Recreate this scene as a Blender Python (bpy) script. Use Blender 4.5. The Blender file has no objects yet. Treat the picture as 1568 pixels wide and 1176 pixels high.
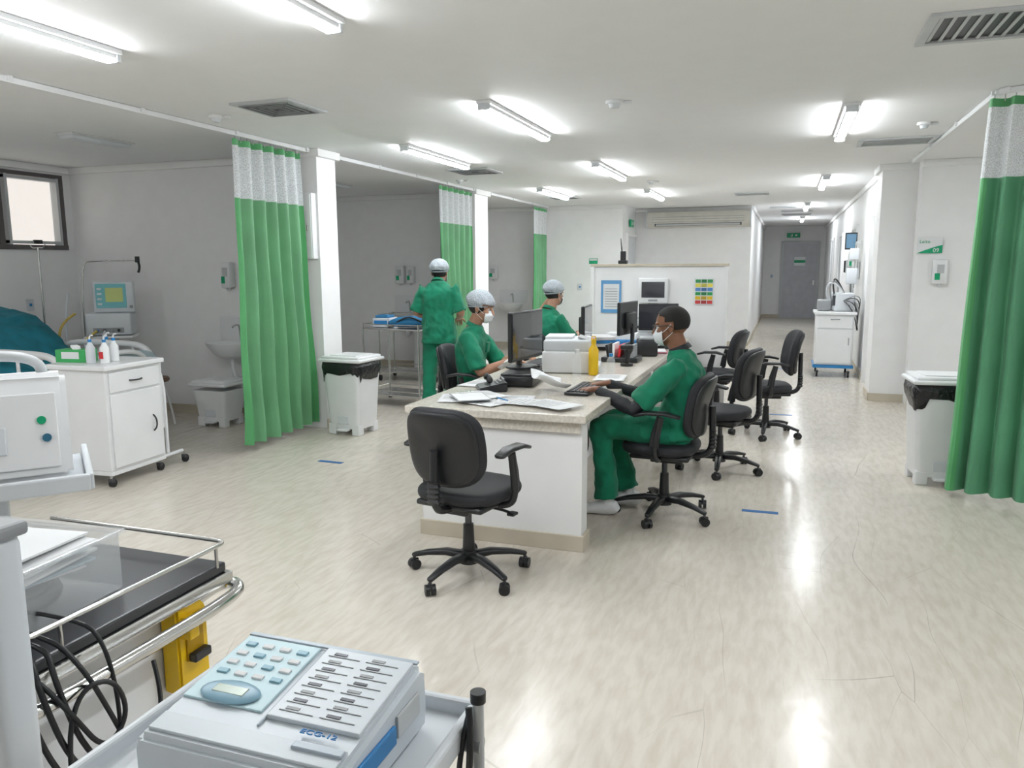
import bpy, bmesh, math, random
from mathutils import Vector, Matrix, Euler
random.seed(7)
S=bpy.context.scene
COL=S.collection
D=math.radians
S.view_settings.view_transform='Standard'
S.view_settings.exposure=0.0
# ---------------------------------------------------------------- materials
MATS={}
def mat(name,col,rough=.5,metal=0.0,var=.04,vs=6.0,bump=0.0,bs=40.0,trans=0.0,coat=0.0,emis=0.0,spec=.5,sheen=0.0,alpha=1.0):
    if name in MATS: return MATS[name]
    m=bpy.data.materials.new(name); m.use_nodes=True
    nt=m.node_tree; N=nt.nodes; L=nt.links
    b=N['Principled BSDF']
    b.inputs['Roughness'].default_value=rough
    b.inputs['Metallic'].default_value=metal
    b.inputs['Specular IOR Level'].default_value=spec
    b.inputs['Transmission Weight'].default_value=trans
    b.inputs['Coat Weight'].default_value=coat
    b.inputs['Sheen Weight'].default_value=sheen
    b.inputs['Alpha'].default_value=alpha
    tc=N.new('ShaderNodeTexCoord')
    nz=N.new('ShaderNodeTexNoise'); nz.inputs['Scale'].default_value=vs; nz.inputs['Detail'].default_value=1
    L.new(tc.outputs['Object'],nz.inputs['Vector'])
    cr=N.new('ShaderNodeValToRGB')
    c0=[max(0,c*(1-var*2)) for c in col]; c1=[min(1,c*(1+var)) for c in col]
    cr.color_ramp.elements[0].position=.3; cr.color_ramp.elements[0].color=(*c0,1)
    cr.color_ramp.elements[1].position=.7; cr.color_ramp.elements[1].color=(*c1,1)
    L.new(nz.outputs['Fac'],cr.inputs['Fac']); L.new(cr.outputs['Color'],b.inputs['Base Color'])
    if emis>0:
        b.inputs['Emission Color'].default_value=(*col,1); b.inputs['Emission Strength'].default_value=emis
    if bump>0:
        n2=N.new('ShaderNodeTexNoise'); n2.inputs['Scale'].default_value=bs; n2.inputs['Detail'].default_value=2
        L.new(tc.outputs['Object'],n2.inputs['Vector'])
        bp=N.new('ShaderNodeBump'); bp.inputs['Strength'].default_value=bump; bp.inputs['Distance'].default_value=.02
        L.new(n2.outputs['Fac'],bp.inputs['Height']); L.new(bp.outputs['Normal'],b.inputs['Normal'])
    MATS[name]=m
    return m
FLOOR_A=(.585,.53,.45,1); FLOOR_B=(.675,.625,.55,1)
def floor_material():
    m=bpy.data.materials.new('vinyl_floor'); m.use_nodes=True
    nt=m.node_tree; N=nt.nodes; L=nt.links; b=N['Principled BSDF']
    tc=N.new('ShaderNodeTexCoord')
    def mapping(sc,rot=0,src=None):
        mp=N.new('ShaderNodeMapping'); mp.inputs['Scale'].default_value=sc; mp.inputs['Rotation'].default_value=(0,0,rot)
        L.new(src or tc.outputs['Object'],mp.inputs['Vector']); return mp.outputs['Vector']
    def noise(vec,scale,detail=4,dist=0):
        n=N.new('ShaderNodeTexNoise'); n.inputs['Scale'].default_value=scale; n.inputs['Detail'].default_value=detail; n.inputs['Distortion'].default_value=dist
        L.new(vec,n.inputs['Vector']); return n
    def math_(op,a,bb=None,clamp=False):
        n=N.new('ShaderNodeMath'); n.operation=op; n.use_clamp=clamp
        for i,x in enumerate((a,bb)):
            if x is None: continue
            if isinstance(x,(int,float)): n.inputs[i].default_value=x
            else: L.new(x,n.inputs[i])
        return n.outputs[0]
    n1=noise(mapping((11,2.5,1)),2.6,5,.3)
    cr=N.new('ShaderNodeValToRGB'); L.new(n1.outputs['Fac'],cr.inputs['Fac'])
    cr.color_ramp.elements[0].position=.30; cr.color_ramp.elements[0].color=FLOOR_A
    cr.color_ramp.elements[1].position=.62; cr.color_ramp.elements[1].color=FLOOR_B
    d=noise(mapping((1,1,1)),.8,1)
    mix=N.new('ShaderNodeVectorMath'); mix.operation='MULTIPLY_ADD'
    L.new(d.outputs['Color'],mix.inputs[0]); mix.inputs[1].default_value=(.4,.4,0); L.new(tc.outputs['Object'],mix.inputs[2])
    def scratches(scale,stretch,rot,width,mscale,lo,hi,seed):
        v=N.new('ShaderNodeTexVoronoi'); v.feature='DISTANCE_TO_EDGE'; v.inputs['Scale'].default_value=scale
        mp=N.new('ShaderNodeMapping'); mp.inputs['Scale'].default_value=(1,stretch,1); mp.inputs['Rotation'].default_value=(0,0,rot); mp.inputs['Location'].default_value=(seed,seed*1.7,0)
        L.new(mix.outputs[0],mp.inputs['Vector']); L.new(mp.outputs['Vector'],v.inputs['Vector'])
        line=math_('LESS_THAN',v.outputs['Distance'],width)
        k=noise(mapping((1,1,1),seed),mscale,2)
        mr=N.new('ShaderNodeMapRange'); mr.inputs['From Min'].default_value=lo; mr.inputs['From Max'].default_value=hi
        L.new(k.outputs['Fac'],mr.inputs['Value'])
        return math_('MULTIPLY',line,mr.outputs[0]),line
    s1,_=scratches(1.6,.3,.5,.0016,1.1,.42,.62,1.3)
    s2,_=scratches(2.3,.25,-.9,.0019,1.6,.44,.64,4.1)
    _,l4=scratches(4.5,.4,.7,.012,2,.4,.6,2.2)
    sep=N.new('ShaderNodeVectorMath'); sep.operation='DISTANCE'; L.new(tc.outputs['Object'],sep.inputs[0]); sep.inputs[1].default_value=(-.45,4.35,0)
    near=N.new('ShaderNodeMapRange'); near.inputs['From Min'].default_value=.75; near.inputs['From Max'].default_value=.2; L.new(sep.outputs['Value'],near.inputs['Value'])
    s4=math_('MULTIPLY',l4,near.outputs[0])
    tot=math_('ADD',math_('ADD',s1,s2),s4,True)
    tot=math_('MULTIPLY',tot,.36)
    mx=N.new('ShaderNodeMix'); mx.data_type='RGBA'; L.new(tot,mx.inputs[0]); L.new(cr.outputs['Color'],mx.inputs[6]); mx.inputs[7].default_value=(.16,.13,.1,1)
    L.new(mx.outputs[2],b.inputs['Base Color'])
    r=noise(mapping((1,1,1)),3,2); mr=N.new('ShaderNodeMapRange'); mr.inputs['To Min'].default_value=.15; mr.inputs['To Max'].default_value=.255
    L.new(r.outputs['Fac'],mr.inputs['Value']); L.new(mr.outputs[0],b.inputs['Roughness'])
    b.inputs['Specular IOR Level'].default_value=.4
    bn=noise(mapping((1,1,1)),9,2); bp=N.new('ShaderNodeBump'); bp.inputs['Strength'].default_value=.14; bp.inputs['Distance'].default_value=.01
    L.new(bn.outputs['Fac'],bp.inputs['Height']); L.new(bp.outputs['Normal'],b.inputs['Normal'])
    return m
TUBE=93.0; WORLD=1.1
WALL=mat('white_wall_paint',(.875,.875,.875),.55,var=.01)
CEIL=mat('ceiling_paint',(.88,.885,.89),.7,var=.005)
SKIRT=mat('beige_skirting',(.58,.52,.42),.4)
TRIM=mat('white_trim',(.86,.86,.855),.45,var=.01)
FLOOR=floor_material()
BLACK=mat('black_plastic',(.012,.013,.015),.38)
BFAB=mat('black_upholstery',(.012,.013,.017),.62,bump=.15,bs=300)
WHITE=mat('white_plastic',(.80,.81,.82),.3,var=.01)
OFFW=mat('offwhite_plastic',(.66,.69,.72),.35,var=.02)
WMET=mat('white_enamel_metal',(.80,.81,.82),.28,var=.01)
STEEL=mat('stainless_steel',(.62,.62,.61),.18,1.0)
GREY=mat('grey_plastic',(.30,.31,.32),.4)
LGREY=mat('light_grey_metal',(.52,.54,.55),.35,var=.02)
DARK=mat('dark_metal',(.09,.09,.1),.4,.6)
SCRUB=mat('green_scrubs',(.0,.19,.10),.85,var=.12,vs=9,bump=.12,bs=500,sheen=.1)
BLUEM=mat('blue_plastic',(.02,.20,.48),.35)
YEL=mat('yellow_plastic',(.82,.52,.01),.35)
TEAL=mat('teal_sheet',(.01,.17,.23),.85,var=.1)
BLUEBAG=mat('blue_bag',(.02,.17,.36),.7,bump=.3,bs=20)
PAPER=mat('paper',(.80,.81,.82),.7,var=.02)
SCREEN=mat('screen_glass',(.035,.037,.045),.08,coat=.5)
SKIND=mat('skin_brown',(.22,.095,.05),.5,var=.06,vs=20)
SKINM=mat('skin_tan',(.42,.22,.14),.5,var=.06,vs=20)
HAIR=mat('black_hair',(.01,.009,.008),.7,bump=.6,bs=300)
MASK=mat('mask_fabric',(.75,.78,.80),.8,var=.02)
BAG=mat('black_bag',(.012,.012,.014),.25,bump=.8,bs=25)
GREEN=mat('sign_green',(.0,.36,.16),.4)
RED=mat('red_plastic',(.6,.02,.03),.4)
GLASS=mat('clear_plastic',(.85,.88,.9),.08,alpha=.25)
EMIT=mat('tube_light',(.93,.97,1),.4,var=0,emis=TUBE)
GRAN=mat('granite_counter',(.70,.65,.57),.2,var=.08,vs=60)
# ---------------------------------------------------------------- helpers
def link(o,parent=None):
    COL.objects.link(o)
    if parent: o.parent=parent
    return o
def empty(name,loc=(0,0,0),rz=0):
    e=bpy.data.objects.new(name,None); e.location=loc; e.rotation_euler=(0,0,rz); e.empty_display_size=.1
    COL.objects.link(e); return e
def fin(bm,name,m,parent=None,smooth=False,loc=None,rot=None):
    bmesh.ops.recalc_face_normals(bm,faces=bm.faces[:])
    me=bpy.data.meshes.new(name); bm.to_mesh(me); bm.free()
    if m is not None:
        for x in (m if isinstance(m,(list,tuple)) else [m]): me.materials.append(x)
    if smooth:
        me.shade_smooth(); me.set_sharp_from_angle(angle=math.radians(48))
    o=bpy.data.objects.new(name,me)
    if loc is not None: o.location=loc
    if rot is not None: o.rotation_euler=rot
    return link(o,parent)
def box(p,name,c,s,m,bev=.004,rot=None,taper=None):
    bm=bmesh.new(); bmesh.ops.create_cube(bm,size=1)
    for v in bm.verts:
        k=1.0
        if taper and v.co.z<0: k=taper
        v.co=Vector((v.co.x*s[0]*k,v.co.y*s[1]*k,v.co.z*s[2]))
    if bev>0:
        bev=min(bev,min(s)*.45)
        bmesh.ops.bevel(bm,geom=bm.edges[:]+bm.verts[:],offset=bev,segments=2 if bev<.02 else 4,affect='EDGES',profile=.5)
    return fin(bm,name,m,p,bev>=.01,c,rot)
def bx(p,name,x0,x1,y0,y1,z0,z1,m,bev=0):
    return box(p,name,((x0+x1)/2,(y0+y1)/2,(z0+z1)/2),(abs(x1-x0),abs(y1-y0),abs(z1-z0)),m,bev)
def frame_axes(t,lat=Vector((0,1,0))):
    t=t.normalized(); a=lat-t*lat.dot(t)
    if a.length<.05:
        l2=Vector((1,0,0)) if abs(t.x)<.9 else Vector((0,0,1)); a=l2-t*l2.dot(t)
    a.normalize(); b=t.cross(a); return a,b
def loft(bm,pts,rads,lat=(0,1,0),seg=18,ex=2.0,round_ends=False):
    pts=[Vector(p) for p in pts]; R=[(r,r) if isinstance(r,(int,float)) else r for r in rads]
    if round_ends:
        d=(pts[0]-pts[1]).normalized(); k=min(R[0]); 
        p0=[pts[0]+d*k*.95,pts[0]+d*k*.7]; r0=[(R[0][0]*.35,R[0][1]*.35),(R[0][0]*.75,R[0][1]*.75)]
        d=(pts[-1]-pts[-2]).normalized(); k=min(R[-1])
        p1=[pts[-1]+d*k*.7,pts[-1]+d*k*.95]; r1=[(R[-1][0]*.75,R[-1][1]*.75),(R[-1][0]*.35,R[-1][1]*.35)]
        pts=p0+pts+p1; R=r0+R+r1
    lat=Vector(lat); rings=[]
    for i,p in enumerate(pts):
        t=(pts[min(i+1,len(pts)-1)]-pts[max(i-1,0)])
        a,b=frame_axes(t,lat); ring=[]
        for k in range(seg):
            th=2*math.pi*k/seg; c,s=math.cos(th),math.sin(th)
            cx=math.copysign(abs(c)**(2/ex),c); sx=math.copysign(abs(s)**(2/ex),s)
            ring.append(bm.verts.new(p+a*R[i][0]*cx+b*R[i][1]*sx))
        rings.append(ring)
    for i in range(len(rings)-1):
        for k in range(seg):
            bm.faces.new((rings[i][k],rings[i][(k+1)%seg],rings[i+1][(k+1)%seg],rings[i+1][k]))
    bm.faces.new(rings[0][::-1]); bm.faces.new(rings[-1])
def lob(p,name,pts,rads,m,lat=(0,1,0),seg=20,ex=2.0,smooth=True,re=False,loc=None,rot=None,sub=0):
    bm=bmesh.new(); loft(bm,pts,rads,lat,seg,ex,re)
    o=fin(bm,name,m,p,smooth,loc,rot)
    if sub:
        md=o.modifiers.new('sub','SUBSURF'); md.levels=sub; md.render_levels=sub
    return o
def cyl(p,name,a,b,r,m,r2=None,seg=20):
    return lob(p,name,[a,b],[r,r if r2 is None else r2],m,seg=seg)
def ellb(bm,c,r,rot=None,u=20,v=14):
    M=Matrix.Translation(Vector(c))@((Euler(rot).to_matrix().to_4x4()) if rot else Matrix.Identity(4))@Matrix.Diagonal((*r,1))
    return bmesh.ops.create_uvsphere(bm,u_segments=u,v_segments=v,radius=1,matrix=M)
def ell(p,name,c,r,m,rot=None,u=24,v=16,cut=None):
    bm=bmesh.new(); ellb(bm,(0,0,0),r,None,u,v)
    if cut:
        dl=[x for x in bm.verts if cut(x.co)]
        bmesh.ops.delete(bm,geom=dl,context='VERTS')
    return fin(bm,name,m,p,True,c,rot)
def tube(p,name,pts,r,m,closed=False,smooth=True):
    cu=bpy.data.curves.new(name,'CURVE'); cu.dimensions='3D'; cu.bevel_depth=r; cu.bevel_resolution=3; cu.use_fill_caps=True
    sp=cu.splines.new('NURBS' if smooth and len(pts)>2 else 'POLY'); sp.points.add(len(pts)-1)
    for i,q in enumerate(pts): sp.points[i].co=(*q,1)
    if sp.type=='NURBS': sp.use_endpoint_u=not closed; sp.order_u=3; cu.resolution_u=6
    sp.use_cyclic_u=closed
    cu.materials.append(m); o=bpy.data.objects.new(name,cu); return link(o,p)
def prism(p,name,pts,axis,a0,a1,m,bev=0):
    bm=bmesh.new()
    def mk(u,v,w):
        return {'x':(w,u,v),'y':(u,w,v),'z':(u,v,w)}[axis]
    A=[bm.verts.new(mk(u,v,a0)) for u,v in pts]; B=[bm.verts.new(mk(u,v,a1)) for u,v in pts]
    n=len(pts); bm.faces.new(A); bm.faces.new(B[::-1])
    for i in range(n): bm.faces.new((A[i],B[i],B[(i+1)%n],A[(i+1)%n]))
    if bev>0:
        bmesh.ops.recalc_face_normals(bm,faces=bm.faces[:])
        bmesh.ops.bevel(bm,geom=bm.edges[:],offset=bev,segments=2,affect='EDGES')
    return fin(bm,name,m,p,bev>0)
def remesh(o,vox,it=2,disp=0,ds=.07):
    md=o.modifiers.new('r','REMESH'); md.mode='VOXEL'; md.voxel_size=vox; md.use_smooth_shade=True
    if it:
        sm=o.modifiers.new('s','SMOOTH'); sm.iterations=it; sm.factor=.6
    if disp:
        t=bpy.data.textures.new('fold','CLOUDS'); t.noise_scale=ds; t.noise_depth=1
        d=o.modifiers.new('d','DISPLACE'); d.texture=t; d.strength=disp; d.mid_level=.5
        t2=bpy.data.textures.new('fold2','WOOD'); t2.wood_type='BANDNOISE'; t2.noise_basis_2='SIN'; t2.noise_scale=.10; t2.turbulence=3.5
        d2=o.modifiers.new('d2','DISPLACE'); d2.texture=t2; d2.strength=disp*.6; d2.mid_level=.5
        s2=o.modifiers.new('s2','SMOOTH'); s2.iterations=2; s2.factor=.5
# ---------------------------------------------------------------- room
H=2.62
bx(None,'floor',-7.6,4.6,-2.6,24.3,-.1,0,FLOOR)
bx(None,'ceiling',-7.6,4.6,-2.6,24.3,H,H+.1,CEIL)
wl=empty('wall_left')
bx(wl,'wall_lower',-7.55,-7.43,-2.6,14.2,0,1.74,WALL); bx(wl,'wall_upper',-7.55,-7.43,-2.6,14.2,2.53,H,WALL)
bx(wl,'wall_near',-7.55,-7.43,-2.6,5.05,1.74,2.53,WALL); bx(wl,'wall_far',-7.55,-7.43,6.52,14.2,1.74,2.53,WALL)
w=empty('window_1')
FR=mat('window_frame_dark',(.13,.12,.12),.4,.3)
for a,b in ((5.05,5.09),(6.48,6.52),(5.74,5.80)): bx(w,'mullion',-7.50,-7.42,a,b,1.79,2.49,FR)
bx(w,'sill',-7.50,-7.41,5.05,6.52,1.74,1.79,FR); bx(w,'head_rail',-7.50,-7.42,5.05,6.52,2.49,2.53,FR)
for a,b in ((5.83,5.86),(6.42,6.45),(5.12,5.15),(5.68,5.71)): bx(w,'sash_stile',-7.49,-7.40,a,b,1.79,2.49,LGREY)
for a,b in ((5.83,6.45),(5.12,5.71)):
    bx(w,'sash_bottom',-7.485,-7.405,a,b,1.80,1.83,LGREY); bx(w,'sash_top',-7.485,-7.405,a,b,2.45,2.48,LGREY)
    bx(w,'glass_pane',-7.47,-7.465,a,b,1.83,2.45,mat('window_glass',(.9,.9,.9),.05,alpha=.12))
    bx(w,'latch',-7.42,-7.38,(a+b)/2-.04,(a+b)/2+.04,1.80,1.84,BLACK)
bx(None,'wall_back',-7.43,4.6,-2.7,-2.6,0,H,WALL)
bx(None,'wall_right',4.6,4.7,-2.6,9.5,0,H,WALL)
bx(None,'wall_bay_1',-7.43,-4.43,6.62,6.72,0,H,WALL)
bx(None,'wall_bay_2',-7.43,-4.5,10.85,10.95,0,H,WALL)
bx(None,'wall_bay_3',-7.43,-2.82,14.1,14.25,0,H,WALL)
bx(None,'wall_pillar_1',-4.43,-4.13,6.36,6.68,0,H,WALL,.004)
bx(None,'wall_pillar_2',-4.5,-4.2,10.42,10.93,0,H,WALL,.004)
bx(None,'wall_return',-2.92,-2.82,14.25,15.4,0,H,WALL)
bx(None,'wall_front',-2.92,-.65,15.4,15.5,0,H,WALL)
bx(None,'wall_corridor_left',-.75,-.65,15.5,24.1,0,H,WALL)
bx(None,'wall_end',-.75,1.2,24.1,24.2,0,H,WALL)
bx(None,'wall_bay_right',1.30,4.6,9.35,9.55,0,H,WALL)
bx(None,'wall_pillar_right',.95,1.35,9.6,10.1,0,H,WALL)
wr=empty('wall_corridor_right')
bx(wr,'section_1',1.02,1.12,11.1,24.1,0,H,WALL); bx(wr,'section_2',1.02,1.12,10.1,11.1,2.15,H,WALL)
bx(None,'door_2',1.09,1.12,10.16,11.04,0,2.15,WMET)
for i,(a,b) in enumerate(((10.1,10.16),(11.04,11.1))): bx(wr,'jamb_%d'%i,.99,1.12,a,b,0,2.15,TRIM)
for i,yy in enumerate((13.2,16.5,19.5)):
    e=empty('door_%d'%(i+3)); bx(e,'leaf',1.0,1.02,yy,yy+.85,0,2.08,LGREY)
    bx(e,'jamb_a',.985,1.02,yy-.06,yy,0,2.08,TRIM);bx(e,'jamb_b',.985,1.02,yy+.85,yy+.91,0,2.08,TRIM);bx(e,'lintel',.985,1.02,yy-.06,yy+.91,2.08,2.14,TRIM)
for i,(n,a) in enumerate((('baseboard_bay_1',(-7.43,-4.43,6.605,6.62)),('baseboard_pillar_1',(-4.13,-4.115,6.36,6.68)),('baseboard_bay_2',(-7.43,-4.5,10.835,10.85)),('baseboard_pillar_2',(-4.2,-4.185,10.42,10.93)),
    ('baseboard_bay_3',(-7.43,-2.82,14.085,14.1)),('baseboard_return',(-2.82,-2.805,14.25,15.4)),('baseboard_front',(-2.82,-.65,15.385,15.4)),('baseboard_corridor_left',(-.65,-.635,15.4,24.1)),('baseboard_end',(-.65,1.02,24.085,24.1)),
    ('baseboard_pillar_right',(.95,1.30,9.585,9.6)),('baseboard_pillar_right_side',(.935,.95,9.6,10.1)),('baseboard_corridor_right',(1.005,1.02,11.1,24.1)),('baseboard_bay_right',(1.30,4.6,9.335,9.35)),('baseboard_left',(-7.43,-7.415,-2.6,6.6)))):
    bx(None,n,*a,0,.09,SKIRT)
for n,a in (('trim_1',(-7.43,-4.43,6.58,6.62)),('trim_2',(-7.43,-4.5,10.81,10.85)),('trim_3',(-7.43,-7.39,-2.6,6.62)),('trim_4',(-7.43,-2.82,14.06,14.1)),('trim_5',(-2.82,-.65,15.36,15.4)),('trim_6',(.91,.95,9.6,10.1)),
    ('trim_7',(1.30,4.6,9.31,9.35)),('trim_8',(-4.46,-4.09,6.33,6.71)),('trim_9',(-4.53,-4.16,10.39,10.96)),('trim_10',(.98,1.02,10.1,24.1)),('trim_11',(-.65,-.61,15.4,24.1)),('trim_12',(.91,1.3,9.56,9.6))):
    bx(None,n,*a,H-.07,H,TRIM,.006)
d=empty('door_1'); DG=mat('door_grey',(.50,.51,.55),.4)
bx(d,'leaf',-.1,.82,24.06,24.09,0,2.12,DG); bx(d,'jamb_left',-.17,-.1,24.05,24.1,0,2.12,LGREY); bx(d,'jamb_right',.82,.89,24.05,24.1,0,2.12,LGREY); bx(d,'lintel',-.17,.89,24.05,24.1,2.12,2.19,LGREY)
bx(d,'notice',.2,.5,24.045,24.06,1.5,1.75,PAPER); bx(d,'notice_band',.2,.5,24.04,24.046,1.58,1.66,GREEN); cyl(d,'handle',(.74,24.0,1.0),(.62,24.0,1.0),.012,STEEL); 
bx(d,'handle_plate',.72,.76,24.0,24.06,.95,1.08,STEEL)
d=empty('door_6'); bx(d,'leaf',-2.815,-2.80,14.5,15.3,0,2.08,OFFW); bx(d,'jamb_a',-2.82,-2.78,14.43,14.5,0,2.08,TRIM); bx(d,'lintel',-2.82,-2.78,14.43,15.36,2.08,2.14,TRIM)
def exit_sign(x,y,z,w=.3,ax='y'):
    e=empty('exit_sign',(x,y,z)); s=(w,.03,.13) if ax=='y' else (.03,w,.13)
    box(e,'panel',(0,0,0),s,GREEN,.004)
    if ax=='y':
        box(e,'arrow',(.07,-.018,0),(.05,.004,.05),PAPER,0); box(e,'running_figure',(-.04,-.018,0),(.03,.004,.08),PAPER,0); box(e,'leg',(-.06,-.018,-.03),(.06,.004,.015),PAPER,0,(0,.5,0))
    else:
        box(e,'arrow',(.018,.05,0),(.004,.05,.05),PAPER,0); box(e,'running_figure',(.018,-.05,0),(.004,.03,.08),PAPER,0)
exit_sign(.15,23.98,2.36,.36); exit_sign(-2.79,14.8,2.32,.3,'x')
def tube_light(x,y0,y1):
    e=empty('ceiling_tube_light',(x,(y0+y1)/2,H)); l=y1-y0
    box(e,'housing',(0,0,-.012),(.10,l,.024),WHITE,.004)
    box(e,'tray',(0,0,-.030),(.06,l-.04,.03),WHITE,.004); box(e,'tube',(0,0,-.053),(.05,l-.05,.018),EMIT,0)
    box(e,'end_cap_a',(0,-l/2+.012,-.038),(.08,.024,.046),OFFW,.004); box(e,'end_cap_b',(0,l/2-.012,-.038),(.08,.024,.046),OFFW,.004)
for a in ((-3.22,1.75,3.2),(-3.25,6.4,7.85),(-3.3,10.6,12.05),(-1.92,1.7,3.15),(-1.92,4.93,6.35),(-1.93,8.15,9.65),(-1.93,11.35,12.8),(.37,5.88,7.25),(.41,10.4,11.85),(.30,14.9,16.3),(.3,19.2,20.6),(.4,1.3,2.7),(-2.6,-1.9,-.5),(2.9,2.3,3.7),(2.9,5.9,7.3),(-5.7,.6,2.0)):  # closing entries are unseen tubes, added as fill for the room and left bay
    tube_light(*a)
def unlit(x,y,w,l):
    e=empty('ceiling_panel_fixture',(x,y,H)); box(e,'diffuser',(0,0,-.02),(w,l,.04),OFFW,.012); box(e,'rim',(0,0,-.006),(w+.04,l+.04,.012),WHITE,.003)
unlit(-5.5,5.2,.16,.6); unlit(-5.9,3.4,.16,.6); unlit(-5.6,9.0,.16,.6); unlit(-5.4,12.6,.16,.6)
def vent(x,y,w,l,sq=True):
    e=empty('ceiling_air_vent',(x,y,H)); 
    box(e,'flange_n',(0,l/2-.02,-.008),(w,.04,.016),LGREY,.002);box(e,'flange_s',(0,-l/2+.02,-.008),(w,.04,.016),LGREY,.002)
    box(e,'flange_e',(w/2-.02,0,-.008),(.04,l-.08,.016),LGREY,.002);box(e,'flange_w',(-w/2+.02,0,-.008),(.04,l-.08,.016),LGREY,.002)
    box(e,'dark_throat',(0,0,-.001),(w-.04,l-.04,.002),BLACK,0)
    if sq is True:
        for i in range(1,5):
            k=i*.045; a=w/2-k; b=l/2-k
            for j,(c,s) in enumerate((((0,b,-.012),(2*a,.012,.02)),((0,-b,-.012),(2*a,.012,.02)),((a,0,-.012),(.012,2*b-.02,.02)),((-a,0,-.012),(.012,2*b-.02,.02)))):
                box(e,'louvre_%d_%d'%(i,j),c,s,GREY,0)
    elif sq=='y':
        n=int(w/.05)
        for i in range(1,n): box(e,'slat_%d'%i,(-w/2+i*w/n,0,-.006),(.016,l-.085,.006),LGREY,0)
    else:
        n=int(l/.055)
        for i in range(1,n): box(e,'slat_%d'%i,(0,-l/2+i*l/n,-.006),(w-.085,.018,.006),LGREY,0)
vent(-3.29,4.65,.46,.46); vent(-3.4,8.45,.5,.5); vent(-3.38,12.2,.45,.45)
vent(.86,7.8,.62,.42,False); vent(1.02,4.22,.95,.5,'y'); vent(-.55,12.7,.5,.4,False); vent(.15,17.0,.6,.4,False); vent(.15,18.3,.6,.4,False); vent(-.1,15.85,.5,.3,False)
def detector(x,y,r=.06):
    e=empty('smoke_detector',(x,y,H)); cyl(e,'base',(0,0,0),(0,0,-.02),r,WHITE); cyl(e,'dome',(0,0,-.02),(0,0,-.045),r*.7,OFFW,r*.5)
    box(e,'bracket',(r*1.1,.02,-.012),(.09,.03,.02),WHITE,.004)
detector(-1.12,5.27); detector(-1.7,10.3,.05); detector(-3.9,4.75,.05); detector(.95,6.9,.05);detector(-3.95,9.3,.05)
# ---------------------------------------------------------------- curtains
def cgreen(nm,c):
    return mat(nm,c,.55,var=.06,vs=3,bump=.05,bs=400,sheen=.15)
CG=cgreen('curtain_green',(.155,.40,.20)); CY=cgreen('curtain_hem_green',(.10,.40,.15)); CT=cgreen('curtain_green_light_tint',(.10,.34,.18))  # right curtain: teal cast of the light is put into its green
NET=bpy.data.materials.new('curtain_net'); NET.use_nodes=True
nt=NET.node_tree; b=nt.nodes['Principled BSDF']; b.inputs['Base Color'].default_value=(.75,.78,.8,1); b.inputs['Roughness'].default_value=.8
tc=nt.nodes.new('ShaderNodeTexCoord'); ck=nt.nodes.new('ShaderNodeTexVoronoi'); ck.inputs['Scale'].default_value=160; nt.links.new(tc.outputs['Object'],ck.inputs['Vector'])
mr=nt.nodes.new('ShaderNodeMapRange'); mr.inputs['From Min'].default_value=.2; mr.inputs['From Max'].default_value=.6; mr.inputs['To Min'].default_value=.5; mr.inputs['To Max'].default_value=.95
nt.links.new(ck.outputs['Distance'],mr.inputs['Value']); nt.links.new(mr.outputs[0],b.inputs['Alpha'])
def curtain(x,y0,y1,z0,znet,pleats,cm,amp=.05,sy0=0,sy1=0,hem=True,seed=0,at=None):
    e=empty('hospital_curtain',(x,y0,0) if at is None else (at[0],at[1],0),0 if at is None else at[2]); rnd=random.Random(seed)
    ztop=2.56; n=pleats*12; zs=[z0+(znet-z0)*i/26 for i in range(27)]+[znet+(ztop-.05-znet)*i/8 for i in range(1,9)]+[ztop]
    ph=[rnd.uniform(-.5,.5) for _ in range(pleats+2)]; am=[rnd.uniform(.7,1.25) for _ in range(pleats+2)]
    bm=bmesh.new(); g=[]
    for z in zs:
        k=(ztop-z)/(ztop-z0); row=[]
        a=amp*(.55+.55*k)
        ya=-sy0*k; yb=(y1-y0)+sy1*k
        for i in range(n+1):
            s=i/n; q=s*pleats; j=int(q); f=q-j; w=am[j]*(1-f)+am[j+1]*f; pp=ph[j]*(1-f)+ph[j+1]*f
            th=2*math.pi*q+pp*1.6*k+.15*math.sin(3*k+3*s)
            xx=a*w*(math.sin(th)+.18*math.sin(2*th+1))+.012*math.sin(5*z+5*s)*k
            yy=ya+(yb-ya)*s+.018*math.cos(th)*k
            row.append(bm.verts.new((xx,yy,z)))
        g.append(row)
    for r in range(len(g)-1):
        for i in range(n):
            f=bm.faces.new((g[r][i],g[r][i+1],g[r+1][i+1],g[r+1][i])); zc=(zs[r]+zs[r+1])/2
            f.material_index=1 if (zc>znet and zc<ztop-.05) else (2 if (i<5 or i>n-5 or zc>ztop-.05) and hem else 0)
    fin(bm,'cloth',[cm,NET,CY],e,True)
    for i in range(pleats*2):
        yy=(y1-y0)*(i+.5)/(pleats*2); cyl(e,'hook_%d'%i,(0,yy,ztop-.02),(0,yy,ztop+.03),.004,STEEL,seg=8)
curtain(-4.2,5.28,6.2,.07,2.10,6,CG,.060,.04,.10,seed=1)
curtain(-4.2,9.2,10.3,.05,2.10,6,CG,.055,seed=2)
curtain(-4.2,13.15,13.95,.05,2.10,5,CG,.05,seed=3)
curtain(2.2,0,1.16,.04,2.08,10,CT,.052,.1,.06,seed=4,at=(2.2,5.28,D(64.5)))
def rail(x,y0,y1,at=None):
    e=empty('curtain_rail',(x,y0,0) if at is None else (at[0],at[1],0),0 if at is None else at[2]); box(e,'track',(0,(y1-y0)/2,2.60),(.03,y1-y0,.035),WHITE,.003)
    n=int((y1-y0)/.9)
    for i in range(n+1): box(e,'bracket_%d'%i,(0,.05+i*(y1-y0-.1)/max(1,n),2.605),(.06,.03,.03),WHITE,.003)
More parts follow.
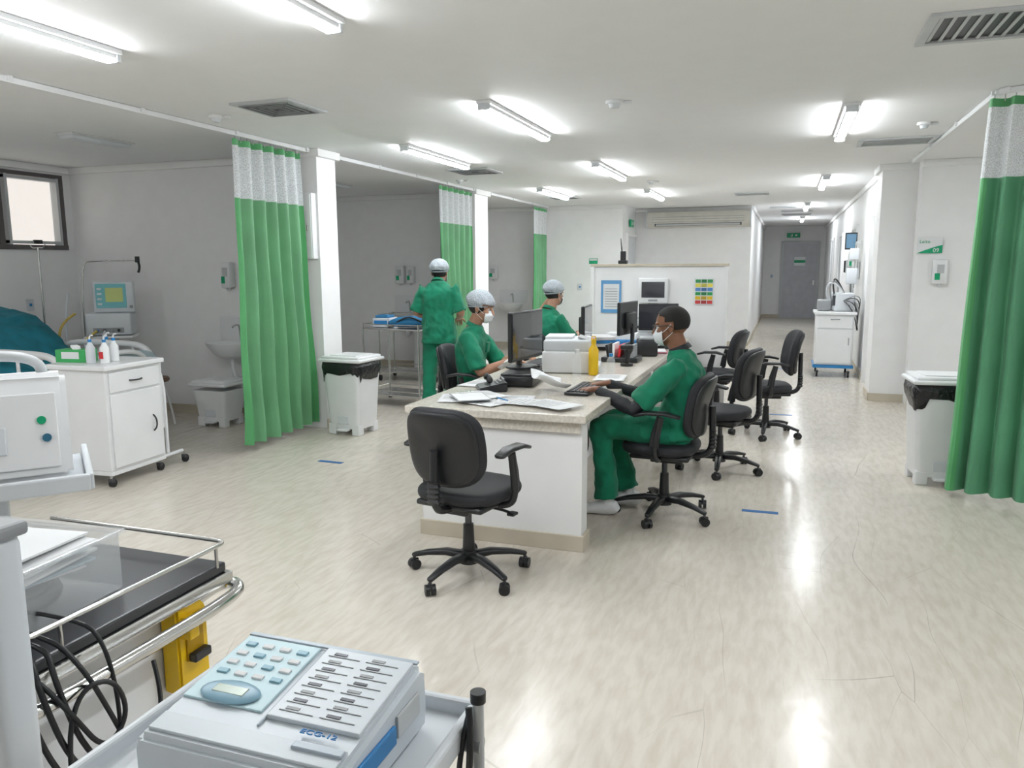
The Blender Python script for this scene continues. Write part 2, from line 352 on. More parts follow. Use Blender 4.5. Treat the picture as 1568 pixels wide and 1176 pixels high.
rail(-4.19,-1.5,6.33); rail(-4.19,6.7,10.38); rail(-4.19,10.95,14.05); rail(1.20,5.78,9.3); rail(0,0,1.85,at=(2.87,4.96,D(64.5)))
# ---------------------------------------------------------------- desk island
e=empty('workstation_desk')
bx(e,'end_panel',-1.94,-.99,3.95,4.07,0,.72,WALL); bx(e,'spine_panel',-1.56,-1.46,4.07,8.55,0,.72,WALL); bx(e,'far_panel',-1.94,-.99,6.2,6.3,0,.72,WALL)
bx(e,'counter_top',-2.02,-.96,3.90,8.56,.72,.765,GRAN,.006)
bx(e,'plinth_front',-1.955,-.975,3.935,3.95,0,.09,SKIRT,.003); bx(e,'plinth_side',-.99,-.975,3.95,4.08,0,.09,SKIRT,.003)
bx(e,'plinth_left',-1.955,-1.94,3.95,4.08,0,.09,SKIRT,.003)
bx(e,'counter_apron',-1.98,-1.0,3.93,3.96,.66,.72,GRAN,.003)
e=empty('counter_screen_partition'); bx(e,'panel',-2.05,-.60,8.6,8.72,0,1.53,WALL); bx(e,'top_cap',-2.07,-.58,8.58,8.74,1.53,1.56,SKIRT,.003)
bx(e,'trim_post',-2.07,-2.03,8.58,8.74,0,1.53,TRIM); bx(e,'trim_post_right',-.62,-.58,8.58,8.74,0,1.53,TRIM)
def poster(name,x0,x1,z0,z1,y,draw):
    p=empty(name,(x0,y,z0)); W=x1-x0;Hh=z1-z0; box(p,'sheet',(W/2,0,Hh/2),(W,.004,Hh),PAPER,0); draw(p,W,Hh)
PBF=mat('pale_blue_frame',(.12,.33,.6),.4)
def d1(p,W,Hh):
    for c,s in (((W/2,-.004,Hh-.02),(W,.004,.04)),((W/2,-.004,.02),(W,.004,.04)),((.012,-.004,Hh/2),(.024,.004,Hh-.08)),((W-.012,-.004,Hh/2),(.024,.004,Hh-.08))): box(p,'frame',c,s,PBF,0)
    for i in range(8): box(p,'text_line_%d'%i,(W/2,-.004,.07+i*.028),(W*.6,.003,.006),GREY,0)
poster('notice_sheet',-1.95,-1.72,1.02,1.38,8.59,d1)
def d2(p,W,Hh):
    cs=[(.6,.05,.05),(.75,.5,.02),(.02,.3,.08),(.1,.25,.6),(.8,.7,.1),(.05,.3,.1)]
    for i,c in enumerate(cs):
        for j in range(3): box(p,'cell_%d_%d'%(i,j),(W*(.2+.3*j),-.004,Hh*(.1+.155*i)),(W*.26,.003,Hh*.12),mat('poster_col_%d_%d'%(i,j%2),[x*(1 if j%2==0 else .6) for x in c],.5),0)
poster('colour_chart_poster',-.93,-.72,1.12,1.41,8.59,d2)
e=empty('wall_screen',(-1.36,8.56,1.27)); box(e,'bezel',(0,0,0),(.32,.07,.27),WHITE,.012); box(e,'display',(0,-.037,.01),(.25,.006,.17),SCREEN,.002); box(e,'bracket',(0,.0,-.15),(.1,.05,.05),GREY)
box(e,'label',(0,-.037,-.105),(.1,.004,.02),GREY,0)
e=empty('two_way_radio',(-1.72,8.66,1.56)); box(e,'body',(0,0,.07),(.06,.04,.14),BLACK,.008); cyl(e,'antenna',(-.015,0,.14),(-.03,0,.28),.008,BLACK,.004); box(e,'charging_cradle',(0,0,.02),(.1,.08,.04),BLACK,.008)
# ---------------------------------------------------------------- chairs
def pad(p,name,w,d,h,c,rot,m,bend=0,ex=3.2):
    bm=bmesh.new(); prof=[(-.5,.80),(-.42,.93),(-.2,1),(.2,1),(.42,.93),(.5,.80)]
    loft(bm,[(0,0,h*z) for z,_ in prof],[(w/2*s,d/2*s) for _,s in prof],lat=(1,0,0),seg=32,ex=ex)
    for v in bm.verts: v.co.z+=bend*(v.co.y**2)*4
    o=fin(bm,name,m,p,True,c,rot); md=o.modifiers.new('s','SUBSURF'); md.levels=1; md.render_levels=1
def office_chair(x,y,rz,arms=True,br=0.3,backz=.71,bh=.40,seatz=.47,leg_l=.30):
    e=empty('office_chair',(x,y,0),rz)
    pad(e,'seat',.46,.47,.075,(0.02,0,seatz-.02),(0,0,0),BFAB)
    box(e,'seat_shell',(0,0,seatz-.065),(.36,.38,.03),BLACK,.012)
    pad(e,'backrest',bh,.43,.06,(-.23,0,backz),(0,math.radians(80),0),BFAB,bend=.35)
    pad(e,'backrest_shell',bh*.92,.40,.03,(-.262,0,backz),(0,math.radians(80),0),BLACK,bend=.35)
    tube(e,'back_bracket',[(-.05,0,seatz-.08),(-.22,0,seatz-.08),(-.285,0,seatz-.03),(-.285,0,seatz+.10),(-.28,0,backz)],.02,BLACK)
    lob(e,'bracket_bellows',[(-.288,0,seatz-.02+i*.012) for i in range(10)],[(.035,.022) if i%2 else (.027,.016) for i in range(10)],BLACK,ex=3)
    box(e,'tilt_mechanism',(-.02,0,seatz-.10),(.2,.13,.05),BLACK,.01)
    tube(e,'tilt_lever',[(0,0,seatz-.1),(.03,-.16,seatz-.1),(.04,-.22,seatz-.12)],.007,BLACK); box(e,'lever_knob',(.045,-.23,seatz-.125),(.05,.04,.015),BLACK,.005)
    cyl(e,'gas_lift',(0,0,.22),(0,0,seatz-.1),.017,DARK); cyl(e,'lift_shroud',(0,0,.09),(0,0,.27),.033,BLACK,.026); cyl(e,'hub',(0,0,.07),(0,0,.135),.05,BLACK,.04)
    for i in range(5):
        a=br+i*2*math.pi/5; c,s=math.cos(a),math.sin(a); R=leg_l
        lob(e,'base_leg_%d'%i,[(c*.02,s*.02,.105),(c*.12,s*.12,.112),(c*.22,s*.22,.098),(c*R,s*R,.078)],[(.028,.02),(.025,.018),(.021,.014),(.017,.011)],BLACK,lat=(-s,c,0),seg=12,ex=3,re=True)
        wd=a+.9; wc,ws=math.cos(wd),math.sin(wd); cx,cy=c*R,s*R
        cyl(e,'caster_stem_%d'%i,(cx,cy,.045),(cx,cy,.08),.008,DARK,seg=10)
        for k in (-1,1):
            ox,oy=-ws*.013*k,wc*.013*k
            cyl(e,'caster_wheel_%d_%d'%(i,k+1),(cx+ox*.35,cy+oy*.35,.027),(cx+ox*1.9,cy+oy*1.9,.027),.027,BLACK,seg=18)
        box(e,'caster_hood_%d'%i,(cx,cy,.042),(.046,.018,.03),BLACK,.006,(0,0,wd))
    if arms:
        for k in (-1,1):
            tube(e,'arm_post_%d'%(k+1),[(.0,k*.18,seatz-.075),(-.0,k*.25,seatz-.07),(.01,k*.268,seatz),(.0,k*.268,seatz+.1),(-.02,k*.268,seatz+.2)],.017,BLACK)
            lob(e,'arm_sleeve_%d'%(k+1),[(.012,k*.268,seatz+.02),(-.0,k*.268,seatz+.1),(-.025,k*.268,seatz+.2)],[(.014,.03),(.013,.028),(.012,.022)],BLACK,ex=4,seg=16)
            lob(e,'armrest_%d'%(k+1),[(-.13,k*.265,seatz+.205),(-.05,k*.265,seatz+.222),(.06,k*.265,seatz+.22),(.13,k*.265,seatz+.20)],[(.028,.011),(.034,.013),(.034,.013),(.026,.010)],BLACK,ex=3,re=True)
    return e
office_chair(-1.45,3.46,D(79),br=.55,backz=.705)
office_chair(-.66,4.74,D(176),br=.2)
office_chair(-.42,5.95,D(165),br=.6,backz=.75)
office_chair(-.12,7.35,D(190),br=.1,backz=.76,bh=.42)
office_chair(-.62,8.1,D(170),br=.9)
office_chair(-2.42,5.92,D(5),br=.2)
office_chair(-2.35,7.75,D(60),br=.2)
# ---------------------------------------------------------------- people
def hand(p,name,w,f,n,th,curl,skin,sc=1.0):
    w=Vector(w);f=Vector(f).normalized();n=Vector(n);n=(n-f*n.dot(f)).normalized();s=f.cross(n).normalized()*th
    bm=bmesh.new()
    loft(bm,[w-f*.03,w,w+f*.03*sc,w+f*.065*sc,w+f*.09*sc],[(.024,.019),(.026,.018),(.036,.017),(.041,.015),(.038,.011)],lat=s,seg=16)
    L=[(.030,.082),(.011,.092),(-.010,.086),(-.030,.068)]
    for i,(o,l) in enumerate(L):
        pts=[w+f*.07*sc+s*o,w+f*.088*sc+s*o*1.05]; ang=curl; rr=[.0095,.0095]; a0=0
        for k,fr in enumerate((.45,.32,.23)):
            a0+=ang*(1 if k==0 else .9); d=f*math.cos(a0)+n*math.sin(a0)
            pts.append(pts[-1]+(d+s*.05*(1.5-i)*.4)*l*fr*sc); rr.append(.0088-.0009*k)
        loft(bm,pts,rr,seg=10,round_ends=True,lat=s)
    tb=w+f*.022*sc+s*.026
    d1=(f*.62+s*.72+n*.30).normalized(); d2=(f*.85+s*.35+n*.4).normalized()
    loft(bm,[tb-d1*.01,tb+d1*.035,tb+d1*.035+d2*.028,tb+d1*.035+d2*.052],[.014,.0115,.0098,.0085],seg=10,round_ends=True,lat=n)
    o=fin(bm,name,skin,p,True); remesh(o,.0036,2)
def head(p,c,yaw,pitch,skin,kind,roll=0):
    h=bpy.data.objects.new('head',None); h.location=c; h.rotation_euler=(roll,pitch,yaw); h.empty_display_size=.05; link(h,p)
    bm=bmesh.new()
    ellb(bm,(-.014,0,.028),(.1,.077,.09)); ellb(bm,(.025,0,-.028),(.064,.061,.082)); ellb(bm,(.05,0,-.088),(.032,.033,.026)); ellb(bm,(.012,0,-.07),(.05,.052,.03))
    loft(bm,[(.082,0,.02),(.098,0,-.008),(.108,0,-.028),(.088,0,-.038)],[.008,.010,.014,.012],seg=12,round_ends=True)
    ellb(bm,(.075,.03,.026),(.014,.026,.009)); ellb(bm,(.075,-.03,.026),(.014,.026,.009)); ellb(bm,(.083,0,-.053),(.010,.024,.006)); ellb(bm,(.081,0,-.064),(.010,.021,.007))
    ellb(bm,(.06,.042,-.02),(.022,.02,.02)); ellb(bm,(.06,-.042,-.02),(.022,.02,.02))
    for k in (-1,1):
        ellb(bm,(-.012,k*.08,-.003),(.019,.008,.031),(0,-.2,k*-.35)); ellb(bm,(-.006,k*.078,-.026),(.01,.008,.012))
    loft(bm,[(-.01,0,-.05),(-.03,0,-.12),(-.05,0,-.20)],[(.056,.058),(.053,.056),(.064,.062)],seg=20)
    o=fin(bm,'skull_face_neck',skin,h,True); remesh(o,.005,2)
    for k in (-1,1):
        ell(h,'eye_%d'%(k+1),(.073,k*.031,.006),(.012,.013,.0095),mat('eye_white',(.8,.8,.8),.2)); ell(h,'iris_%d'%(k+1),(.0835,k*.031,.006),(.003,.006,.006),HAIR)
        lob(h,'eyebrow_%d'%(k+1),[(.088,k*.014,.028),(.089,k*.032,.034),(.078,k*.05,.028)],[.003,.0035,.002],HAIR,seg=8,re=True)
    mk=ell(h,'face_mask',(.048,0,-.052),(.072,.070,.062),MASK,u=32,v=24,cut=lambda v:v.x<.0)
    for v in mk.data.vertices: v.co.x+=.0035*math.sin(v.co.z*150)*max(0,v.co.x/.07); v.co.x*=.86
    sm=mk.modifiers.new('s','SOLIDIFY'); sm.thickness=.003
    for k in (-1,1):
        tube(h,'mask_strap_top_%d'%(k+1),[(.05,k*.068,-.03),(.02,k*.077,-.018),(-.015,k*.088,.02)],.0016,MASK); tube(h,'mask_strap_low_%d'%(k+1),[(.045,k*.066,-.08),(.01,k*.074,-.055),(-.02,k*.085,-.03)],.0016,MASK)
    if kind=='short':
        o=ell(h,'short_hair',(-.016,0,.032),(.104,.081,.093),HAIR,u=48,v=36,cut=lambda v:(v.z<.0 and v.x>-.01) or (v.z<.035 and v.x>.05) or (v.x>.075 and v.z<.05) or v.z<-.055)
        sm=o.modifiers.new('s','SOLIDIFY'); sm.thickness=.006
        for k in (-1,1):
            tube(h,'glasses_rim_%d'%(k+1),[(.098+.004*math.cos(t),k*.033+.024*math.cos(t),.006+.017*math.sin(t)) for t in [i*math.pi/6 for i in range(12)]],.0022,BLACK,True)
            tube(h,'glasses_temple_%d'%(k+1),[(.098,k*.057,.012),(.05,k*.08,.012),(-.01,k*.088,.012),(-.022,k*.088,-.005)],.0025,BLACK)
        tube(h,'glasses_bridge',[(.1,-.01,.01),(.106,0,.014),(.1,.01,.01)],.002,BLACK)
    else:
        CAP=mat('surgical_cap_net',(.50,.55,.60),.8,var=.12,vs=120,bump=.7,bs=120)
        o=ell(h,'bouffant_cap',(-.022,0,.05),(.122,.102,.1),CAP,u=64,v=40,cut=lambda v:v.z<-.045 or (v.z<-.01 and v.x>.06))
        for v in o.data.vertices:
            a=math.atan2(v.co.y,v.co.x); k=1+.035*math.sin(a*13)*max(0,.6-v.co.z*5)+.02*math.sin(a*7+v.co.z*60)
            edge=max(0,(.0-v.co.z)/.045); v.co.x*=k*(1-.13*edge); v.co.y*=k*(1-.13*edge)
        bmx=o.modifiers.new('s','SOLIDIFY'); bmx.thickness=.004
        bm=bmesh.new(); ellb(bm,(-.02,0,.02),(.1,.08,.085)); fin(bm,'hair_under_cap',HAIR,h,True)
        tube(h,'cap_elastic',[(-.022+.104*math.cos(t),.088*math.sin(t),.012+.018*math.cos(t)) for t in [i*math.pi/8 for i in range(16)]],.004,CAP,True)
def garment(p,name,parts,vox,m,disp,ds=.07,it=2):
    bm=bmesh.new()
    for pts,rads,lat in parts: loft(bm,pts,rads,lat,20,2.2)
    o=fin(bm,name,m,p,True); remesh(o,vox,it,disp,ds); return o
def V3(a,b,t): return tuple(a[i]+(b[i]-a[i])*t for i in range(3))
def person(name,loc,rz,J,skin,kind,hy=0,hp=0,undersleeve=None,sleeve_t=.85,shoe=WHITE,scale=1.0,sit=True):
    e=empty(name,loc,rz); e.scale=(scale,)*3
    P,W,C,Nk,Hd=J['pelvis'],J['waist'],J['chest'],J['neck'],J['head']
    parts=[]
    below=(P[0],P[1],P[2]-(.06 if sit else .16))
    parts.append(([below,P,W,C,V3(C,Nk,.45),V3(C,Nk,.8),Nk],[(.185 if sit else .19,.135),(.185,.14),(.165,.12),(.185,.125),(.185,.115),(.12,.085),(.068,.066)],(0,1,0)))
    for sd in ('L','R'):
        sh,el,wr=J['sh'+sd],J['el'+sd],J['wr'+sd]
        hem=V3(sh,el,sleeve_t)
        parts.append(([V3(sh,(0+C[0],0,sh[2]-.02),.45),sh,V3(sh,el,.3),V3(sh,el,.6),hem],[.052,.065,.069,.069,.073],(0,1,0)))
    if sit:
        for sd in ('L','R'):
            parts.append(([V3(P,J['hip'+sd],.6),V3(J['hip'+sd],J['kn'+sd],.15),V3(J['hip'+sd],J['kn'+sd],.42)],[(.10,.10),(.10,.10),(.098,.088)],(0,1,0)))
    garment(e,'scrub_top',parts,.010,SCRUB,.024,.07)
    nv=Vector(Nk); up=(Vector(Hd)-nv).normalized()
    lob(e,'collar_band',[nv-up*.012,nv+up*.006,nv+up*.02],[(.076,.074),(.070,.069),(.064,.063)],BFAB if undersleeve else SCRUB,seg=24)
    C_=Vector(C)
    if sit: lob(e,'chest_pocket',[(C_.x+.115,.07,C_.z-.04),(C_.x+.128,.07,C_.z+.04)],[(.045,.012),(.048,.012)],SCRUB,ex=4)
    parts=[([(P[0],P[1],P[2]-.10),(P[0],P[1],P[2]),V3(P,W,.5)],[(.14,.10),(.172,.125),(.15,.11)],(0,1,0))]
    for sd in ('L','R'):
        hp_,kn,an=J['hip'+sd],J['kn'+sd],J['an'+sd]
        parts.append(([V3(P,hp_,.6),hp_,V3(hp_,kn,.5),V3(hp_,kn,.93),kn,V3(kn,an,.12),V3(kn,an,.5),V3(kn,an,.97)],[.09,.095,.088,.074,.072,.072,.070,.074],(0,1,0)))
    garment(e,'scrub_trousers',parts,.010,SCRUB,.024,.08)
    for sd in ('L','R'):
        sh,el,wr=J['sh'+sd],J['el'+sd],J['wr'+sd]
        m=undersleeve or skin
        bm=bmesh.new(); loft(bm,[V3(sh,el,.3),V3(sh,el,.8),el,V3(el,wr,.25),V3(el,wr,.65),V3(el,wr,.97)],[.05,.045,.043,.044,.036,.029 if undersleeve else .026],seg=16)
        o=fin(bm,'arm_'+sd,m,e,True); remesh(o,.008,3,.008 if undersleeve else 0,.04)
        f=J.get('hd'+sd) or tuple(wr[i]-el[i] for i in range(3))
        hand(e,'hand_'+sd,wr,f,J.get('pn'+sd,(0,0,-1)),1 if sd=='L' else -1,J.get('curl',.35),skin)
    for sd in ('L','R'):
        an=Vector(J['an'+sd]); fd=Vector(J.get('ft'+sd,(1,0,0))).normalized()
        g=Vector((an.x,an.y,0))
        bm=bmesh.new(); loft(bm,[g-fd*.075+Vector((0,0,.03)),g-fd*.05+Vector((0,0,.05)),g+Vector((0,0,.058)),g+fd*.07+Vector((0,0,.04)),g+fd*.14+Vector((0,0,.028)),g+fd*.185+Vector((0,0,.022))],[(.026,.025),(.036,.047),(.04,.055),(.046,.038),(.047,.027),(.03,.018)],lat=Vector((0,0,1)).cross(fd),seg=16)
        loft(bm,[g+Vector((0,0,.04)),g+Vector((0,0,an.z+.03))],[.042,.036],seg=14)
        o=fin(bm,'shoe_'+sd,shoe,e,True); remesh(o,.007,2)
    head(e,Hd,hy,hp,skin,kind)
    return e
J=dict(pelvis=(0,0,.57),waist=(-.03,0,.69),chest=(-.05,0,.84),neck=(-.012,0,1.045),head=(.045,0,1.18),
 shL=(-.03,.178,.955),elL=(.22,.235,.695),wrL=(.47,.16,.80),shR=(-.03,-.178,.955),elR=(.2,-.23,.70),wrR=(.46,-.10,.80),
 hipL=(.03,.10,.56),knL=(.44,.12,.565),anL=(.40,.13,.10),hipR=(.03,-.10,.56),knR=(.45,-.12,.56),anR=(.30,-.1,.10),
 hdL=(1,-.25,-.12),hdR=(1,.2,-.12),pnL=(0,0,-1),pnR=(0,0,-1),curl=.38)
person('seated_man',(-.60,4.75,0),math.pi,J,SKIND,'short',hp=.12,undersleeve=BFAB)
J2=dict(J); J2.update(head=(.06,0,1.205),neck=(-.0,0,1.065),chest=(-.03,0,.88),shL=(-.02,.165,.975),shR=(-.02,-.165,.975),elL=(.16,.22,.72),wrL=(.36,.12,.81),elR=(.10,-.23,.70),wrR=(.34,-.16,.80))
person('seated_nurse',(-2.40,5.92,0),D(8),J2,SKINM,'cap',hy=-.1,hp=.2,sleeve_t=.9)
J3=dict(J2); J3.update(head=(.075,0,1.25),neck=(-.0,0,1.10),chest=(-.03,0,.90),shL=(-.02,.165,1.01),shR=(-.02,-.165,1.01),elL=(.14,.33,.98),wrL=(.22,.22,1.20),hdL=(.3,-.3,1),pnL=(1,-.5,-.2),elR=(.12,-.24,.74),wrR=(.34,-.10,.84))
person('seated_technician',(-2.32,7.8,0),D(60),J3,SKINM,'cap',hp=.1,sleeve_t=.85)
J4=dict(pelvis=(0,0,.90),waist=(.0,0,1.04),chest=(.0,0,1.20),neck=(.01,0,1.385),head=(.07,0,1.475),
 shL=(0,.165,1.31),elL=(.0,.245,1.06),wrL=(.22,.16,.99),shR=(0,-.165,1.31),elR=(.0,-.245,1.06),wrR=(.22,-.16,.99),
 hipL=(0,.09,.86),knL=(.02,.11,.47),anL=(-.02,.12,.10),hipR=(0,-.09,.86),knR=(.02,-.10,.47),anR=(-.02,-.12,.10),hdL=(1,-.3,-.2),hdR=(1,.3,-.2),curl=.5,ftL=(1,.2,0),ftR=(1,-.2,0))
person('standing_nurse',(-3.46,7.52,0),D(97),J4,SKINM,'cap',hp=.15,sit=False,sleeve_t=.95)
# ---------------------------------------------------------------- desk things
TZ=.767
def monitor(x,y,rz,w=.5,h=.30,zc=.30,name='computer_monitor',bz=0):
    e=empty(name,(x,y,TZ+bz),rz)
    box(e,'housing',(0,0,zc),(.03,w,h),BLACK,.008); box(e,'display',(.0165,0,zc+.005),(.003,w-.03,h-.035),SCREEN,0)
    box(e,'rear_bulge',(-.03,0,zc-.02),(.05,w*.5,h*.5),BLACK,.015); lob(e,'stand_neck',[(-.05,0,.01),(-.05,0,zc-.05)],[(.03,.013),(.03,.013)],BLACK,ex=4)
    lob(e,'stand_foot',[(-.03,0,0),(-.03,0,.012),(-.03,0,.018)],[(.12,.10),(.12,.10),(.08,.06)],BLACK,lat=(0,1,0),ex=2.6,seg=28)
monitor(-1.66,5.02,D(-6),.52,.33,.225,bz=.089); monitor(-1.66,6.75,D(5),.46,.30,.28); monitor(-1.36,7.1,D(170),.46,.30,.30); monitor(-1.2,7.9,D(-70),.4,.27,.26)
def keyboard(x,y,rz):
    e=empty('keyboard',(x,y,TZ),rz); box(e,'tray',(0,0,.010),(.15,.44,.018),BLACK,.005)
    for r in range(5):
        for c in range(14):
            box(e,'key_%d_%d'%(r,c),(-.052+r*.026,-.19+c*.0292,.022),(.021,.024,.008),mat('key_dark',(.03,.03,.035),.5),.002)
keyboard(-1.17,4.72,0); keyboard(-1.84,5.9,0)
def sheet(x,y,rz,w=.21,l=.297,z=0,curl=0.0,name='paper_sheet',tilt=0):
    bm=bmesh.new(); n=8; g=[[bm.verts.new((w*(j/n-.5),l*(i/n-.5),curl*((i/n-.5)**2)*4*.05+curl*.02*math.sin(j*.9)*.3)) for j in range(n+1)] for i in range(n+1)]
    for i in range(n):
        for j in range(n): bm.faces.new((g[i][j],g[i][j+1],g[i+1][j+1],g[i+1][j]))
    e=empty(name,(x,y,z),rz); o=fin(bm,'sheet',PAPER,e,True,(0,0,0),(0,tilt,0)); s=o.modifiers.new('s','SOLIDIFY'); s.thickness=.0006
    for k in range(6):
        if curl==0: box(e,'text_line_%d'%k,(-.01,l*(.36-.1*k),.0012),(w*.7,.004,.0006),GREY,0)
pos=[(-1.82,4.2,.3),(-1.62,4.12,1.2),(-1.46,4.22,.2),(-1.33,4.15,1.4),(-1.7,4.3,.9),(-1.2,4.1,1.1)]
for i,(x,y,r) in enumerate(pos): sheet(x,y,r,z=TZ+.004+i*.0025)
sheet(-1.38,4.62,.5,z=TZ+.05,curl=.9,tilt=.35); sheet(-1.85,5.35,.2,z=TZ+.08,curl=.8,tilt=-.55); sheet(-1.12,5.25,.1,z=TZ+.012)
e=empty('clipboard',(-1.72,4.16,TZ+.022),.6); box(e,'board',(0,0,0),(.2,.28,.004),GREY,.001); box(e,'form',(0,-.01,.003),(.185,.25,.001),PAPER,0); box(e,'clip',(0,.13,.006),(.08,.02,.008),STEEL,.002)
e=empty('ballpoint_pen',(-1.5,4.1,TZ+.03),.9); cyl(e,'barrel',(0,-.06,0),(0,.05,0),.004,BLUEM,seg=10); cyl(e,'tip',(0,.05,0),(0,.065,0),.003,STEEL,.001,seg=10)
def phone(x,y,rz):
    e=empty('desk_telephone',(x,y,TZ),rz); prism(e,'base',[(-.09,0),(.09,0),(.09,.06),(-.09,.025)],'y',-.1,.1,BLACK,.006)
    lob(e,'handset',[(-.02,-.07,.075),(-.02,-.05,.09),(-.02,.05,.09),(-.02,.07,.075)],[.022,.014,.014,.022],BLACK,re=True,seg=14)
    for i in range(12): box(e,'button_%d'%i,(.03+.02*(i//4),-.05+.028*(i%4),.052+.012*(i//4)),(.013,.018,.006),GREY,.002)
phone(-1.74,4.56,.5); phone(-1.1,7.35,-.3)
e=empty('document_scanner',(-1.62,4.88,TZ),.1); box(e,'body',(-.02,0,.04),(.22,.36,.07),BLACK,.012); box(e,'lid',(-.02,0,.08),(.21,.35,.015),BLACK,.006)
def printer(x,y,z,rz,s=1):
    e=empty('laser_printer',(x,y,z),rz); e.scale=(s,s,s)
    box(e,'lower_body',(0,0,.08),(.36,.38,.16),WHITE,.015); box(e,'upper_body',(0,0,.2),(.34,.36,.09),OFFW,.02); box(e,'output_slot',(.16,0,.155),(.05,.26,.03),BLACK,.004)
    box(e,'control_panel',(.12,-.05,.25),(.08,.2,.012),GREY,.003,(0,.3,0)); box(e,'paper_tray',(.2,0,.04),(.08,.28,.03),OFFW,.005); box(e,'paper_stack',(-.06,0,.255),(.2,.26,.02),PAPER,.003)
    box(e,'tray_seam',(.181,0,.10),(.003,.34,.006),GREY,0)
printer(-1.52,5.62,TZ,D(10)); printer(-1.35,8.25,TZ,D(-90),.9)
def bottle(name,x,y,z,r,h,m,cap):
    e=empty(name,(x,y,z)); lob(e,'body',[(0,0,0),(0,0,h*.05),(0,0,h*.7),(0,0,h*.82),(0,0,h*.86)],[r*.9,r,r,r*.5,r*.4],m,seg=20); cyl(e,'cap',(0,0,h*.86),(0,0,h),r*.5,cap); return e
e=bottle('yellow_drink_bottle',-1.28,5.42,TZ,.036,.26,YEL,YEL); tube(e,'carry_loop',[(-.015,0,.25),(-.018,0,.28),(.018,0,.28),(.015,0,.25)],.004,YEL)
bottle('water_bottle',-1.36,5.26,TZ,.03,.2,GLASS,WHITE); bottle('sanitizer_bottle',-1.17,5.5,TZ,.03,.15,GLASS,BLUEM)
e=empty('storage_tray',(-1.25,6.3,TZ)); box(e,'base',(0,0,.02),(.3,.24,.04),BLACK,.01)
for i in range(5): box(e,'folder_%d'%i,(-.1+.05*i,0,.08),(.02,.2,.12+.02*(i%2)),[BLACK,PAPER,RED,BLACK,GREY][i],.003,(0,.15*(i%3-1),0))
e=empty('barcode_scanner',(-1.15,6.0,TZ)); cyl(e,'foot',(0,0,0),(0,0,.02),.05,BLACK); lob(e,'grip',[(0,0,.02),(.01,0,.09),(.03,0,.13)],[.016,.018,.02],BLACK); box(e,'nose',(.0,0,.145),(.1,.05,.04),BLACK,.01)
e=empty('paper_stack',(-1.6,6.2,TZ)); 
for i in range(6): box(e,'ream_%d'%i,(0,.01*(i%2),.012+.024*i),(.21,.29,.022),[PAPER,OFFW][i%2],.002,(0,0,.05*(i%3)))
box(e,'red_folder',(.01,0,.165),(.2,.27,.03),RED,.004)
e=empty('storage_tray',(-1.5,7.6,TZ)); box(e,'base',(0,0,.03),(.35,.25,.06),BLUEM,.01); box(e,'files',(0,0,.08),(.3,.2,.08),PAPER,.005)
e=empty('cable_bundle',(0,0,0))
for i in range(5): tube(e,'cable_%d'%i,[(-1.02-.03*i,4.16+.1*i,.72),(-1.0-.02*i,4.2+.08*i,.5-.05*i),(-1.1-.04*i,4.3+.1*i,.45),(-1.3,4.5+.1*i,.60)],.004,[BLACK,RED,GREY][i%3])
e=empty('label_printer',(-1.12,6.75,TZ),.2); box(e,'body',(0,0,.07),(.18,.2,.14),BLACK,.015); box(e,'paper_roll_cover',(0,0,.15),(.14,.16,.03),GREY,.01); box(e,'label_strip',(.09,0,.09),(.04,.08,.002),PAPER,0)
e=empty('pink_folder',(-1.09,7.05,TZ),.2); box(e,'cover',(0,0,.006),(.2,.28,.008),mat('pink_card',(.6,.12,.2),.6),.002); box(e,'papers',(0,0,.013),(.18,.26,.006),PAPER,.001)
e=empty('pen_holder',(-1.42,5.95,TZ)); lob(e,'cup',[(0,0,0),(0,0,.1)],[.035,.04],BLACK)
for i in range(5): cyl(e,'pen_%d'%i,(0,0,.05),(.03*math.cos(i*1.3),.03*math.sin(i*1.3),.16),.004,[BLUEM,RED,BLACK,YEL,GREEN][i],seg=8)
for i,(x,y,r) in enumerate(((-1.86,6.35,.1),(-1.14,7.72,.2),(-1.9,4.78,-.1))): sheet(x,y,r,z=TZ+.004)
e=empty('paper_stack',(-1.64,7.2,TZ),.2)
for i in range(4): box(e,'file_%d'%i,(0,0,.015+.03*i),(.24,.32,.028),[BLACK,OFFW,BLUEM,PAPER][i],.003,(0,0,.08*i))
